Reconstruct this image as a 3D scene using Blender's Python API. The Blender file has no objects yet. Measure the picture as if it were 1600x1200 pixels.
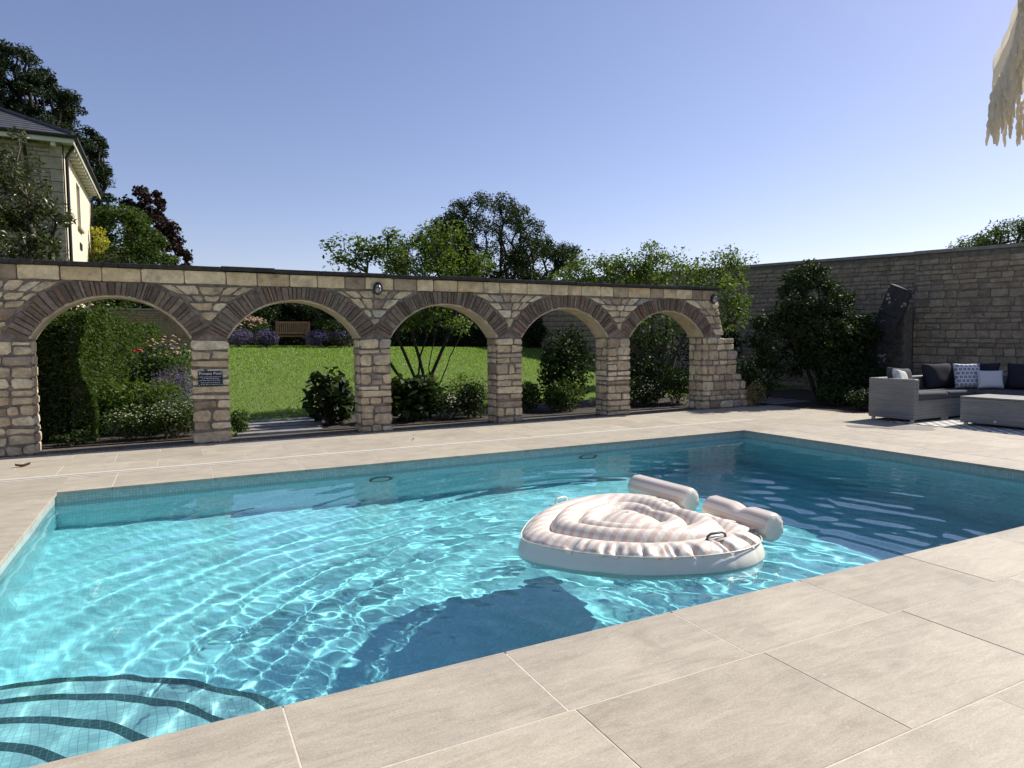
import bpy, bmesh, math, random
import numpy as np
from mathutils import Vector, Matrix

R = math.radians
SC = bpy.context.scene
COL = SC.collection

# ------------------------------------------------------------------ camera
cd = bpy.data.cameras.new('camera'); cam = bpy.data.objects.new('camera', cd); COL.objects.link(cam)
cd.sensor_fit = 'HORIZONTAL'; cd.sensor_width = 36.0; cd.lens = 36.0 * 1037.8 / 1600.0
cd.clip_start = 0.05; cd.clip_end = 3000
PITCH, ROLL, HEAD = R(3.375), R(-0.505), R(27.01)
fw = Vector((math.sin(HEAD) * math.cos(PITCH), math.cos(HEAD) * math.cos(PITCH), -math.sin(PITCH)))
r0 = Vector((math.cos(HEAD), -math.sin(HEAD), 0)); u0 = r0.cross(fw)
rr = r0 * math.cos(ROLL) + u0 * math.sin(ROLL); uu = -r0 * math.sin(ROLL) + u0 * math.cos(ROLL)
cam.matrix_world = Matrix(((rr.x, uu.x, -fw.x, 0), (rr.y, uu.y, -fw.y, 0), (rr.z, uu.z, -fw.z, 1.3), (0, 0, 0, 1)))
SC.camera = cam

# ------------------------------------------------------------------ sky and sun
SUN_EL, SUN_AZ = R(42), R(85)            # azimuth clockwise from +Y
SUN_DIR = Vector((math.sin(SUN_AZ) * math.cos(SUN_EL), math.cos(SUN_AZ) * math.cos(SUN_EL), math.sin(SUN_EL)))
W = bpy.data.worlds.new('World'); SC.world = W; W.use_nodes = True
wn = W.node_tree.nodes; wl = W.node_tree.links
sky = wn.new('ShaderNodeTexSky'); sky.sky_type = 'NISHITA'; sky.sun_disc = False
sky.sun_elevation = SUN_EL; sky.sun_rotation = SUN_AZ
sky.altitude = 50; sky.air_density = 1.0; sky.dust_density = 0.45; sky.ozone_density = 2.6
bg = wn['Background']; bg.inputs['Strength'].default_value = 0.095
wb = wn.new('ShaderNodeMix'); wb.data_type = 'RGBA'; wb.blend_type = 'MULTIPLY'; wb.inputs[0].default_value = 1.0   # camera white balance
wb.inputs[7].default_value = (1.16, 0.97, 1.02, 1)
wl.new(sky.outputs[0], wb.inputs[6]); wl.new(wb.outputs[2], bg.inputs['Color'])
sd = bpy.data.lights.new('sun', 'SUN'); sd.energy = 4.7; sd.angle = R(0.53); sd.color = (1.0, 0.95, 0.86)
sun = bpy.data.objects.new('sun', sd); COL.objects.link(sun)
sun.rotation_euler = (-SUN_DIR).to_track_quat('-Z', 'Y').to_euler(); sun.location = (12, 4, 12)
sd.cycles.is_caustics_light = True

SC.render.engine = 'CYCLES'
SC.view_settings.view_transform = 'Standard'; SC.view_settings.look = 'None'
SC.view_settings.exposure = 0.52; SC.view_settings.gamma = 1.0; SC.view_settings.use_curve_mapping = False
cy = SC.cycles
cy.use_denoising = True; cy.max_bounces = 10; cy.diffuse_bounces = 4; cy.glossy_bounces = 4
cy.transmission_bounces = 8; cy.transparent_max_bounces = 12; cy.volume_bounces = 0
cy.caustics_reflective = False; cy.caustics_refractive = True; cy.blur_glossy = 0.5
cy.sample_clamp_indirect = 6.0; cy.sample_clamp_direct = 0.0

# ------------------------------------------------------------------ helpers
def tag(o, label=None, cat=None, group=None, kind=None):
    if label: o['label'] = label
    if cat: o['category'] = cat
    if group: o['group'] = group
    if kind: o['kind'] = kind
    return o

def link(o, parent=None):
    COL.objects.link(o)
    if parent is not None: o.parent = parent
    return o

def empty(name, loc=(0, 0, 0), rz=0.0):
    o = bpy.data.objects.new(name, None); COL.objects.link(o)
    o.location = loc; o.rotation_euler = (0, 0, rz); o.empty_display_size = 0.1
    return o

def mobj(name, mesh, parent=None, loc=(0, 0, 0), rot=(0, 0, 0)):
    o = bpy.data.objects.new(name, mesh); COL.objects.link(o)
    if parent is not None: o.parent = parent
    o.location = loc; o.rotation_euler = rot
    return o

def mk(name, vf, mat=None, parent=None, smooth=False, loc=(0, 0, 0), rot=(0, 0, 0)):
    v, f = vf
    me = bpy.data.meshes.new(name)
    me.from_pydata([tuple(q) for q in v], [], f); me.update()
    if mat is not None: me.materials.append(mat)
    if smooth: me.polygons.foreach_set('use_smooth', [True] * len(me.polygons))
    return mobj(name, me, parent, loc, rot)

def npmesh(name, V, F, mat, parent=None, smooth=False, loc=(0, 0, 0)):
    """V (n,3) float array, F (m,k) int array of equal sized faces"""
    me = bpy.data.meshes.new(name)
    n, (m, k) = len(V), F.shape
    me.vertices.add(n); me.vertices.foreach_set('co', np.asarray(V, np.float32).ravel())
    me.loops.add(m * k); me.loops.foreach_set('vertex_index', F.astype(np.int32).ravel())
    me.polygons.add(m); me.polygons.foreach_set('loop_start', np.arange(0, m * k, k, dtype=np.int32))
    try: me.polygons.foreach_set('loop_total', np.full(m, k, np.int32))
    except Exception: pass
    if smooth: me.polygons.foreach_set('use_smooth', np.ones(m, bool))
    me.update(calc_edges=True); me.validate()
    if mat is not None: me.materials.append(mat)
    return mobj(name, me, parent, loc)

def join(*parts):
    V, F = [], []
    for v, f in parts:
        o = len(V); V += list(v); F += [tuple(i + o for i in q) for q in f]
    return V, F

def box(x0, x1, y0, y1, z0, z1):
    v = [(x0, y0, z0), (x1, y0, z0), (x1, y1, z0), (x0, y1, z0), (x0, y0, z1), (x1, y0, z1), (x1, y1, z1), (x0, y1, z1)]
    return v, [(0, 3, 2, 1), (4, 5, 6, 7), (0, 1, 5, 4), (1, 2, 6, 5), (2, 3, 7, 6), (3, 0, 4, 7)]

def bbox(x0, x1, y0, y1, z0, z1, b=0.01):
    """box with chamfered edges"""
    bm = bmesh.new(); v, f = box(x0, x1, y0, y1, z0, z1)
    vs = [bm.verts.new(q) for q in v]
    for q in f: bm.faces.new([vs[i] for i in q])
    bmesh.ops.bevel(bm, geom=list(bm.edges), offset=b, segments=2, affect='EDGES', profile=0.6)
    return frombm(bm)

def frombm(bm):
    bm.verts.index_update()
    out = [tuple(v.co) for v in bm.verts], [tuple(v.index for v in f.verts) for f in bm.faces]
    bm.free(); return out

def tube(pts, rad, n=8, cap=True):
    pts = [Vector(q) for q in pts]; m = len(pts)
    if not hasattr(rad, '__len__'): rad = [rad] * m
    V, F = [], []
    t0 = (pts[1] - pts[0]).normalized()
    ref = Vector((0, 0, 1)) if abs(t0.z) < 0.9 else Vector((1, 0, 0))
    a = t0.cross(ref).normalized()
    for i in range(m):
        t = (pts[min(i + 1, m - 1)] - pts[max(i - 1, 0)]).normalized()
        a = (a - t * a.dot(t)).normalized(); b = t.cross(a)
        for j in range(n):
            g = 2 * math.pi * j / n
            V.append(tuple(pts[i] + (a * math.cos(g) + b * math.sin(g)) * rad[i]))
    for i in range(m - 1):
        for j in range(n):
            k = (j + 1) % n
            F.append((i * n + j, i * n + k, (i + 1) * n + k, (i + 1) * n + j))
    if cap: F.append(tuple(range(n - 1, -1, -1))); F.append(tuple((m - 1) * n + j for j in range(n)))
    return V, F

def ext_poly(poly, y_back, y_front, bev=0.012, axis='y', rng=None, jit=0.0):
    """prism of a polygon given in (u,w); front face inset by bev. axis y: (u, depth, w); axis x: (depth, u, w)"""
    n = len(poly)
    cx = sum(q[0] for q in poly) / n; cz = sum(q[1] for q in poly) / n
    def P(u, d, w): return (u, d, w) if axis == 'y' else (d, u, w)
    s = 1 if y_front < y_back else -1
    V = [P(u, y_back, w) for u, w in poly]
    V += [P(u, y_front + s * bev * 0.8, w) for u, w in poly]
    for u, w in poly:
        dx, dz = u - cx, w - cz; L = math.hypot(dx, dz) + 1e-6; k = max(0.3, 1 - bev * 1.3 / L)
        j = rng.uniform(-jit, jit) if rng else 0
        V.append(P(cx + dx * k, y_front + j, cz + dz * k))
    F = []
    for r in (0, n):
        for i in range(n):
            k = (i + 1) % n
            F.append((r + i, r + k, r + n + k, r + n + i))
    if rng is not None and n >= 7:      # hewn, slightly domed face
        V.append(P(cx + rng.uniform(-.02, .02), y_front - s * rng.uniform(-0.007, 0.012), cz + rng.uniform(-.012, .012)))
        F += [(2 * n + i, 2 * n + (i + 1) % n, 3 * n) for i in range(n)]
    else: F.append(tuple(range(2 * n, 3 * n)))
    return V, F

# ------------------------------------------------------------------ materials
def nodes(name):
    m = bpy.data.materials.new(name); m.use_nodes = True
    nt = m.node_tree; b = nt.nodes['Principled BSDF']
    return m, nt, b

def setp(b, **k):
    for n, v in k.items():
        s = b.inputs[n.replace('_', ' ')]
        s.default_value = v if not (hasattr(v, '__len__') and len(v) == 3) else (*v, 1)

def ramp(nt, fac, cols):
    r = nt.nodes.new('ShaderNodeValToRGB'); e = r.color_ramp.elements
    while len(e) < len(cols): e.new(0.5)
    for el, (pos, c) in zip(e, cols): el.position = pos; el.color = (*c, 1) if len(c) == 3 else c
    nt.links.new(fac, r.inputs[0]); return r.outputs[0]

def noise(nt, vec, scale, detail=4, rough=0.55, dist=0.0):
    n = nt.nodes.new('ShaderNodeTexNoise'); n.inputs['Scale'].default_value = scale
    n.inputs['Detail'].default_value = detail; n.inputs['Roughness'].default_value = rough
    n.inputs['Distortion'].default_value = dist
    if vec is not None: nt.links.new(vec, n.inputs['Vector'])
    return n.outputs['Fac']

def mapping(nt, vec, scale=(1, 1, 1), rot=(0, 0, 0), loc=None):
    m = nt.nodes.new('ShaderNodeMapping'); m.inputs['Scale'].default_value = scale; m.inputs['Rotation'].default_value = rot
    nt.links.new(vec, m.inputs['Vector'])
    if loc is not None: nt.links.new(loc, m.inputs['Location'])
    return m.outputs[0]

def mixc(nt, fac, a, b, mode='MIX'):
    m = nt.nodes.new('ShaderNodeMix'); m.data_type = 'RGBA'; m.blend_type = mode
    for s, v in ((m.inputs[0], fac), (m.inputs[6], a), (m.inputs[7], b)):
        if hasattr(v, 'links'): nt.links.new(v, s)
        elif hasattr(v, '__len__'): s.default_value = (*v, 1) if len(v) == 3 else v
        else: s.default_value = v
    return m.outputs[2]

def math_(nt, op, a, b=0.0, c=None):
    m = nt.nodes.new('ShaderNodeMath'); m.operation = op
    for s, v in zip(m.inputs, (a, b, c)):
        if v is None: continue
        if hasattr(v, 'links'): nt.links.new(v, s)
        else: s.default_value = v
    return m.outputs[0]

def bump(nt, b, h, strength=0.3, dist=0.01):
    n = nt.nodes.new('ShaderNodeBump'); n.inputs['Strength'].default_value = strength; n.inputs['Distance'].default_value = dist
    nt.links.new(h, n.inputs['Height']); nt.links.new(n.outputs[0], b.inputs['Normal'])

def geo(nt, out='Position'):
    for n in nt.nodes:
        if n.bl_idname == 'ShaderNodeNewGeometry': return n.outputs[out]
    return nt.nodes.new('ShaderNodeNewGeometry').outputs[out]

def objrand(nt):
    return nt.nodes.new('ShaderNodeObjectInfo').outputs['Random']

def plain(name, c, rough=0.6, var=0.15, scale=20.0, bmp=0.0, metal=0.0, spec=0.4, coord=None):
    m, nt, b = nodes(name)
    p = geo(nt)
    f = noise(nt, p, scale, 5)
    lo = tuple(max(0, x * (1 - var)) for x in c); hi = tuple(min(1, x * (1 + var)) for x in c)
    nt.links.new(ramp(nt, f, [(0.3, lo), (0.7, hi)]), b.inputs['Base Color'])
    setp(b, Roughness=rough, Metallic=metal); b.inputs['Specular IOR Level'].default_value = spec
    if bmp: bump(nt, b, f, bmp, 0.01)
    return m

def stone_mat(name, cols, scale=9.0, bmp=0.5, rough=0.9, dirt=(0.05, 0.045, 0.04), dirtamt=0.5):
    """cols: ramp over per-object random; mottled, pitted"""
    m, nt, b = nodes(name); p = geo(nt); rnd = objrand(nt)
    off = nt.nodes.new('ShaderNodeCombineXYZ')
    for i, k in enumerate((17.0, 29.0, 41.0)): nt.links.new(math_(nt, 'MULTIPLY', rnd, k), off.inputs[i])
    v = mapping(nt, p, loc=off.outputs[0])
    base = ramp(nt, rnd, cols)
    n1 = noise(nt, v, scale, 6, 0.6); n2 = noise(nt, v, scale * 5, 4, 0.6); n3 = noise(nt, v, scale * 0.5, 3, 0.5, 0.4)
    c = mixc(nt, 1.0, base, ramp(nt, n1, [(0.25, (0.62, 0.6, 0.57)), (0.75, (1.25, 1.24, 1.2))]), 'MULTIPLY')
    d = ramp(nt, n3, [(0.5, (0, 0, 0)), (0.72, (dirtamt,) * 3)])
    c = mixc(nt, d, c, dirt)
    c = mixc(nt, ramp(nt, n2, [(0.58, (0, 0, 0)), (0.7, (0.45,) * 3)]), c, dirt)
    nt.links.new(c, b.inputs['Base Color']); setp(b, Roughness=rough); b.inputs['Specular IOR Level'].default_value = 0.25
    bump(nt, b, math_(nt, 'ADD', n1, math_(nt, 'MULTIPLY', n2, 0.6)), bmp, 0.02)
    return m

def leaf_mat(name, c1, c2, c3=None, trans=0.35, rough=0.6, spec=0.18, tint=(1.5, 1.45, 0.6)):
    m, nt, b = nodes(name)
    rnd = geo(nt, 'Random Per Island')
    cols = [(0.0, c1), (0.65, c2)] + ([(1.0, c3)] if c3 else [])
    c = ramp(nt, rnd, cols)
    nt.links.new(c, b.inputs['Base Color']); setp(b, Roughness=rough); b.inputs['Specular IOR Level'].default_value = spec
    t = nt.nodes.new('ShaderNodeBsdfTranslucent')
    ct = mixc(nt, 1.0, c, tint, 'MULTIPLY'); nt.links.new(ct, t.inputs['Color'])
    mx = nt.nodes.new('ShaderNodeMixShader'); mx.inputs[0].default_value = trans
    nt.links.new(b.outputs[0], mx.inputs[1]); nt.links.new(t.outputs[0], mx.inputs[2])
    nt.links.new(mx.outputs[0], nt.nodes['Material Output'].inputs['Surface'])
    return m
# ------------------------------------------------------------------ pool
PX0, PX1, PY0, PY1 = -1.0, 7.56, 2.45, 7.22
WZ = -0.10                                   # water level
def floor_z(x): return -1.05 - 0.130 * (x - PX0)

def mosaic_mat(name, base, grout, tile=0.0275):
    m, nt, b = nodes(name); p = geo(nt)
    n = nt.nodes.new('ShaderNodeSeparateXYZ'); nt.links.new(p, n.inputs[0])
    def line(o):
        f = math_(nt, 'FRACT', math_(nt, 'MULTIPLY', o, 1 / tile))
        return math_(nt, 'LESS_THAN', f, 0.1)
    # choose the two coordinates that lie in the face plane
    nn = nt.nodes.new('ShaderNodeSeparateXYZ'); nt.links.new(geo(nt, 'True Normal'), nn.inputs[0])
    ax = math_(nt, 'ABSOLUTE', nn.outputs[0]); ay = math_(nt, 'ABSOLUTE', nn.outputs[1]); az = math_(nt, 'ABSOLUTE', nn.outputs[2])
    g = math_(nt, 'MULTIPLY', line(n.outputs[0]), math_(nt, 'LESS_THAN', ax, 0.7))
    g = math_(nt, 'MAXIMUM', g, math_(nt, 'MULTIPLY', line(n.outputs[1]), math_(nt, 'LESS_THAN', ay, 0.7)))
    g = math_(nt, 'MAXIMUM', g, math_(nt, 'MULTIPLY', line(n.outputs[2]), math_(nt, 'LESS_THAN', az, 0.7)))
    vs = nt.nodes.new('ShaderNodeVectorMath'); vs.operation = 'SNAP'; nt.links.new(p, vs.inputs[0]); vs.inputs[1].default_value = (tile,) * 3
    wn_ = nt.nodes.new('ShaderNodeTexWhiteNoise'); nt.links.new(vs.outputs[0], wn_.inputs['Vector'])
    c = ramp(nt, wn_.outputs['Value'], [(0, tuple(k * 0.86 for k in base)), (1, tuple(min(1, k * 1.1) for k in base))])
    c = mixc(nt, g, c, grout)
    nt.links.new(c, b.inputs['Base Color']); setp(b, Roughness=0.35)
    return m

M_mosaic = mosaic_mat('pale blue grey glass mosaic', (0.63, 0.84, 0.865), (0.46, 0.67, 0.70))
M_stepm = mosaic_mat('pale grey step mosaic', (0.74, 0.76, 0.74), (0.45, 0.5, 0.5))
M_band = mosaic_mat('grey green waterline mosaic', (0.40, 0.47, 0.44), (0.24, 0.29, 0.27))
M_nosing = mosaic_mat('dark green nosing mosaic', (0.06, 0.09, 0.085), (0.17, 0.22, 0.21))

pool = empty('pool_basin', (PX0, PY0, 0)); tag(pool, kind='structure')
def inpool(name, vf, mat, smooth=False):
    o = mk(name, vf, mat, None, smooth); o.parent = pool; o.matrix_parent_inverse = Matrix.Translation((-PX0, -PY0, 0))
    o.cycles.is_caustics_receiver = True
    return o
za, zb = floor_z(PX0), floor_z(PX1)
T = 0.25
inpool('basin_floor', ([(PX0, PY0, za), (PX1, PY0, zb), (PX1, PY1, zb), (PX0, PY1, za)], [(0, 1, 2, 3)]), M_mosaic)
BZ = -0.30
def wallq(x0, y0, x1, y1, zl0, zl1, zt): return [(x0, y0, zl0), (x1, y1, zl1), (x1, y1, zt), (x0, y0, zt)], [(0, 1, 2, 3)]
for (x0, y0, x1, y1, a, b_) in ((PX0, PY1, PX1, PY1, za, zb), (PX1, PY1, PX1, PY0, zb, zb), (PX1, PY0, PX0, PY0, zb, za), (PX0, PY0, PX0, PY1, za, za)):
    inpool('basin_wall', wallq(x0, y0, x1, y1, a, b_, BZ), M_mosaic)
    inpool('waterline_band', wallq(x0, y0, x1, y1, BZ, BZ, -0.032), M_band)
# quarter round corner steps
def quarter(r, z0, z1, r_in=0.0, n=28):
    V, F = [], []
    for i in range(n + 1):
        a = math.pi / 2 * i / n; c, s = math.cos(a), math.sin(a)
        for rad, z in ((r_in, z1), (r, z1), (r, z0)): V.append((PX0 + rad * c, PY0 + rad * s, z))
    for i in range(n):
        o = i * 3
        F += [(o, o + 1, o + 4, o + 3), (o + 1, o + 2, o + 5, o + 4)]
    return V, F
for r, z1, z0 in ((1.73, -0.95, -1.35), (1.39, -0.73, -0.95), (1.05, -0.52, -0.73), (0.72, -0.31, -0.52)):
    st = inpool('pool_step', quarter(r, z0, z1), M_stepm)
    V, F = quarter(r + 0.003, z1 - 0.05, z1 + 0.003, r - 0.045)
    no = inpool('nosing', (V, F), M_nosing)
    no.parent = st; no.matrix_parent_inverse = Matrix.Translation((-PX0, -PY0, 0)); 
    no.matrix_parent_inverse = Matrix.Identity(4)
    st.matrix_parent_inverse = Matrix.Translation((-PX0, -PY0, 0))

# water: closed body whose top is rippled
NX, NY = 760, 430
gx = np.linspace(PX0 - 0.01, PX1 + 0.01, NX); gy = np.linspace(PY0 - 0.01, PY1 + 0.01, NY)
X, Y = np.meshgrid(gx, gy, indexing='ij')
H = np.zeros_like(X); rs = np.random.RandomState(5)
def rings(cx, cy, lam, amp, r0, fall, ph=0.0, wob=0.55):
    dx, dy = X - cx, Y - cy; th = np.arctan2(dy, dx)
    r = np.hypot(dx, dy) + wob * lam * np.sin(3 * th + ph) + 0.22 * lam * np.sin(7 * th + 2 * ph + 3 * X) + 0.3 * lam * np.sin(2.3 * X - 3.1 * Y + ph)
    return amp * np.sin(2 * math.pi * r / lam + ph) * np.exp(-np.abs(r - r0) / fall)
H += rings(2.6, 3.2, 0.30, 0.0018, 2.2, 1.6, 0.3) + rings(2.9, 3.5, 0.19, 0.0008, 1.7, 1.2, 1.7)
H += rings(2.3, 3.0, 0.47, 0.0024, 2.9, 1.5, 2.2) + rings(3.6, 3.6, 0.40, 0.0016, 1.4, 1.0, 0.9)
H += rings(3.3, 2.6, 0.24, 0.0012, 2.6, 1.6, 4.1, 0.6)
def chop(n, l0, l1, amp, env, spread=math.pi, mean=0.0):
    A = np.zeros_like(X)
    for _ in range(n):
        lam = math.exp(rs.uniform(math.log(l0), math.log(l1))); th = mean + rs.uniform(-spread, spread); k = 2 * math.pi / lam
        A += amp * (lam / l1) ** 1.5 * np.sin(k * (X * math.cos(th) + Y * math.sin(th)) + rs.uniform(0, 6.28))
    return A * env
env_all = np.ones_like(X)
calm = 1 / (1 + np.exp((X - 4.6) / 0.5))
env_near = np.exp(-(((X - 1.7) / 1.2) ** 2 + ((Y - 3.9) / 1.3) ** 2))
MV = R(63)                                   # breeze across the pool
H += chop(30, 0.08, 0.20, 0.00017, 0.2 * env_all + 0.8 * calm * (0.18 + env_near), 0.95, MV)
H += chop(36, 0.055, 0.11, 0.00007, calm * (0.12 + env_near), 1.3, MV)
H += chop(14, 0.5, 1.3, 0.0011, env_all)
Zt = WZ + H
V = np.stack([X, Y, Zt], -1).reshape(-1, 3)
idx = np.arange(NX * NY).reshape(NX, NY)
F = np.stack([idx[:-1, :-1], idx[1:, :-1], idx[1:, 1:], idx[:-1, 1:]], -1).reshape(-1, 4)
mw, nt, b = nodes('clear pool water')
setp(b, Base_Color=(0.39, 0.92, 1.0), Roughness=0.0, IOR=1.333); b.inputs['Transmission Weight'].default_value = 1.0
water = npmesh('water', V, F, mw, None, True); tag(water, kind='structure')
water.cycles.is_caustics_caster = True
# ------------------------------------------------------------------ patio of porcelain slabs
m, nt, b = nodes('beige veined porcelain'); p = geo(nt); rnd = objrand(nt)
off = nt.nodes.new('ShaderNodeCombineXYZ')
for i, k in enumerate((37.0, 53.0, 0.0)): nt.links.new(math_(nt, 'MULTIPLY', rnd, k), off.inputs[i])
v = mapping(nt, p, scale=(1.0, 1.0, 1.0), loc=off.outputs[0])
vs = mapping(nt, v, scale=(1.3, 6.0, 1.0), rot=(0, 0, R(7)))
n1 = noise(nt, vs, 2.2, 7, 0.62, 1.4); n2 = noise(nt, v, 110, 4, 0.75); n3 = noise(nt, v, 1.6, 3, 0.5); n4 = noise(nt, vs, 7, 6, 0.7, 2.0)
c = ramp(nt, n1, [(0.25, (0.27, 0.23, 0.18)), (0.5, (0.39, 0.343, 0.275)), (0.75, (0.48, 0.43, 0.35))])
c = mixc(nt, ramp(nt, n4, [(0.57, (0, 0, 0)), (0.66, (0.7,) * 3)]), c, (0.55, 0.50, 0.42))
c = mixc(nt, ramp(nt, n4, [(0.33, (0.6,) * 3), (0.42, (0, 0, 0))]), c, (0.25, 0.213, 0.165))
c = mixc(nt, 0.4, c, ramp(nt, n2, [(0.3, (0.22, 0.19, 0.148)), (0.7, (0.57, 0.515, 0.425))]))
tone = ramp(nt, rnd, [(0, (0.93, 0.92, 0.90)), (0.5, (1.0, 1.0, 0.99)), (1, (1.07, 1.065, 1.04))])
c = mixc(nt, 1.0, c, tone, 'MULTIPLY')
c = mixc(nt, 1.0, c, ramp(nt, noise(nt, v, 2.6, 5, .65, .8), [(.3, (.86, .855, .845)), (.7, (1.10, 1.09, 1.07))]), 'MULTIPLY')
stain = ramp(nt, noise(nt, p, 0.9, 4, 0.6, 0.6), [(0.60, (0, 0, 0)), (0.75, (0.35,) * 3)])
c = mixc(nt, stain, c, (0.24, 0.20, 0.165))
grit = ramp(nt, noise(nt, p, 55, 2, .5), [(0.74, (0,) * 3), (0.78, (0.55,) * 3)])
c = mixc(nt, grit, c, (0.16, 0.13, 0.10))
spl = ramp(nt, noise(nt, p, 3.1, 2, .4, .3), [(0.69, (0,) * 3), (0.705, (0.28,) * 3)])
c = mixc(nt, spl, c, (0.22, 0.19, 0.155))
nt.links.new(c, b.inputs['Base Color']); setp(b, Roughness=0.62); b.inputs['Specular IOR Level'].default_value = 0.35
bump(nt, b, math_(nt, 'ADD', n2, math_(nt, 'MULTIPLY', n4, 0.7)), 0.12, 0.004)
M_slab = m
M_grout = plain('pale cream grout', (0.58, 0.52, 0.43), 0.9, 0.12, 30)
M_soil = plain('dark brown soil', (0.045, 0.034, 0.025), 0.95, 0.5, 12, 0.8)
M_drain = plain('pale cast stone drain edge', (0.46, 0.425, 0.355), 0.8, 0.1, 14)
M_shell = plain('grey render', (0.35, 0.34, 0.31), 0.9, 0.15, 8)

GX0, GX1, GY0, GY1 = -9.0, 15.0, -4.0, 9.84
# grout bed: one sheet with a hole for the pool, thick enough to close the shell
xs = [GX0, PX0, PX1, GX1]; ys = [GY0, PY0, PY1, GY1]
V, F = [], []
for i in range(3):
    for j in range(3):
        if i == 1 and j == 1: continue
        o = len(V); V += [(xs[i], ys[j], -0.0015), (xs[i + 1], ys[j], -0.0015), (xs[i + 1], ys[j + 1], -0.0015), (xs[i], ys[j + 1], -0.0015)]
        F.append((o, o + 1, o + 2, o + 3))
patio = mk('patio', (V, F), M_grout); tag(patio, kind='structure')
TH = 0.03
_cache = {}
def slab(x0, x1, y0, y1, name='paving_slab', gap=0.005, zt=0.0, th=TH, bev=0.0015):
    x0 += gap / 2; x1 -= gap / 2; y0 += gap / 2; y1 -= gap / 2
    w, d = round(x1 - x0, 3), round(y1 - y0, 3)
    if w < 0.03 or d < 0.03: return
    key = (w, d, th)
    if key not in _cache:
        v = []
        for z, q in ((-th, 0.0), (-bev, 0.0), (0.0, bev)):
            v += [(-w / 2 + q, -d / 2 + q, z), (w / 2 - q, -d / 2 + q, z), (w / 2 - q, d / 2 - q, z), (-w / 2 + q, d / 2 - q, z)]
        f = [(8, 9, 10, 11), (3, 2, 1, 0)] + [(r + i, r + (i + 1) % 4, r + 4 + (i + 1) % 4, r + 4 + i) for r in (0, 4) for i in range(4)]
        me = bpy.data.meshes.new(name); me.from_pydata(v, [], f); me.update(); me.materials.append(M_slab); _cache[key] = me
    mobj(name, _cache[key], patio, ((x0 + x1) / 2, (y0 + y1) / 2, zt + random.Random(int(x0 * 91 + y0 * 517)).uniform(-0.0008, 0.0008)))
def row(xa, xb, y0, y1, xj, per=0.93, **k):
    x = xj - math.ceil((xj - xa) / per) * per
    while x < xb - 1e-6:
        a, b_ = max(x, xa), min(x + per, xb)
        if b_ - a > 0.04: slab(a, b_, y0, y1, **k)
        x += per
ov = 0.02  # coping overhang
# copings
row(PX0, PX1, 1.95, PY0 + ov, 1.21, 0.9, name='coping_slab')
row(PX0, PX1, PY1 - ov, 7.98, 0.33, 0.88, name='coping_slab')
y = 1.95
for k_ in range(6):
    slab(PX0 - 0.55, PX0 + ov, 1.95 + k_ * 1.005, 1.95 + (k_ + 1) * 1.005, name='coping_slab')
    slab(PX1 - ov, PX1 + 0.55, 1.95 + k_ * 1.005, 1.95 + (k_ + 1) * 1.005, name='coping_slab')
# near terrace
yy = 1.95; xo = [1.235, 1.70]
for r_ in range(5):
    row(-2.0, 8.11, yy - 0.635, yy, xo[r_ % 2] + (0.93 if r_ % 2 else 0)); yy -= 0.635
# slot drain and far terrace
dr = mk('slot_drain', join(box(-3.2, 8.78, 7.995, 8.055, -0.03, 0.003), box(-3.2, 8.78, 8.085, 8.145, -0.03, 0.003)), M_drain); dr.parent = patio
mk('drain_slot', box(-3.2, 8.78, 8.055, 8.085, -0.03, -0.012), plain('dark slot', (0.03, 0.03, 0.03)), patio)
row(8.78, 14.95, 7.98, 8.2, 9.1)
for k_, (y0, y1, xj) in enumerate(((8.16, 8.79, -0.19), (8.79, 9.38, -0.64), (9.38, 9.80, -0.18))):
    row(-3.0, 14.95, y0 + (0.04 if k_ == 0 else 0), y1, xj)
# terrace beyond the deep end
yy = 7.98; k_ = 0
while yy > 2.0:
    row(PX1 + 0.55, 14.95, yy - 0.6, yy, 8.5 + (0.465 if k_ % 2 else 0)); yy -= 0.6; k_ += 1
# left terrace
yy = 7.98; k_ = 0
while yy > 2.0:
    row(-3.4, PX0 - 0.55, yy - 0.6, yy, -1.55 - (0.465 if k_ % 2 else 0)); yy -= 0.6; k_ += 1
# ------------------------------------------------------------------ arched ruin wall
WY, WT = 9.95, 0.42                              # front face, thickness
PIERS = [(-1.55 - 0.48, -1.55), (0.22, 0.69), (2.51, 2.99), (4.80, 5.27), (7.03, 7.53), (9.30, 9.66)]
ARCH = [(-3.83, -2.03, 1.96), (-1.55, 0.22, 1.96), (0.69, 2.51, 1.955), (2.99, 4.80, 1.945), (5.27, 7.03, 1.92), (7.53, 9.30, 1.905)]
SPR, ZTOP, VL = 1.42, 2.335, 0.268
stone_cols = [(0.0, (0.55, 0.435, 0.275)), (0.2, (0.71, 0.585, 0.395)), (0.45, (0.80, 0.70, 0.51)), (0.62, (0.53, 0.43, 0.29)), (0.8, (0.66, 0.55, 0.375)), (0.91, (0.36, 0.27, 0.20)), (1.0, (0.50, 0.46, 0.39))]
M_stone = stone_mat('honey limestone rubble', stone_cols, 12, 0.9)
M_block = stone_mat('pale dressed limestone', [(0, (0.58, 0.44, 0.255)), (0.4, (0.74, 0.59, 0.37)), (0.8, (0.80, 0.66, 0.44)), (0.93, (0.33, 0.255, 0.18)), (1, (0.36, 0.30, 0.23))], 7, 0.4)
M_vous = stone_mat('brown grey pennant sandstone', [(0, (0.12, 0.092, 0.072)), (0.3, (0.225, 0.175, 0.135)), (0.5, (0.16, 0.125, 0.10)), (0.8, (0.28, 0.22, 0.17)), (0.93, (0.19, 0.145, 0.115)), (1, (0.22, 0.13, 0.095))], 11, 0.5)
M_mortar = plain('grey brown lime mortar', (0.195, 0.165, 0.135), 0.95, 0.4, 14, 0.9)
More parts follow.
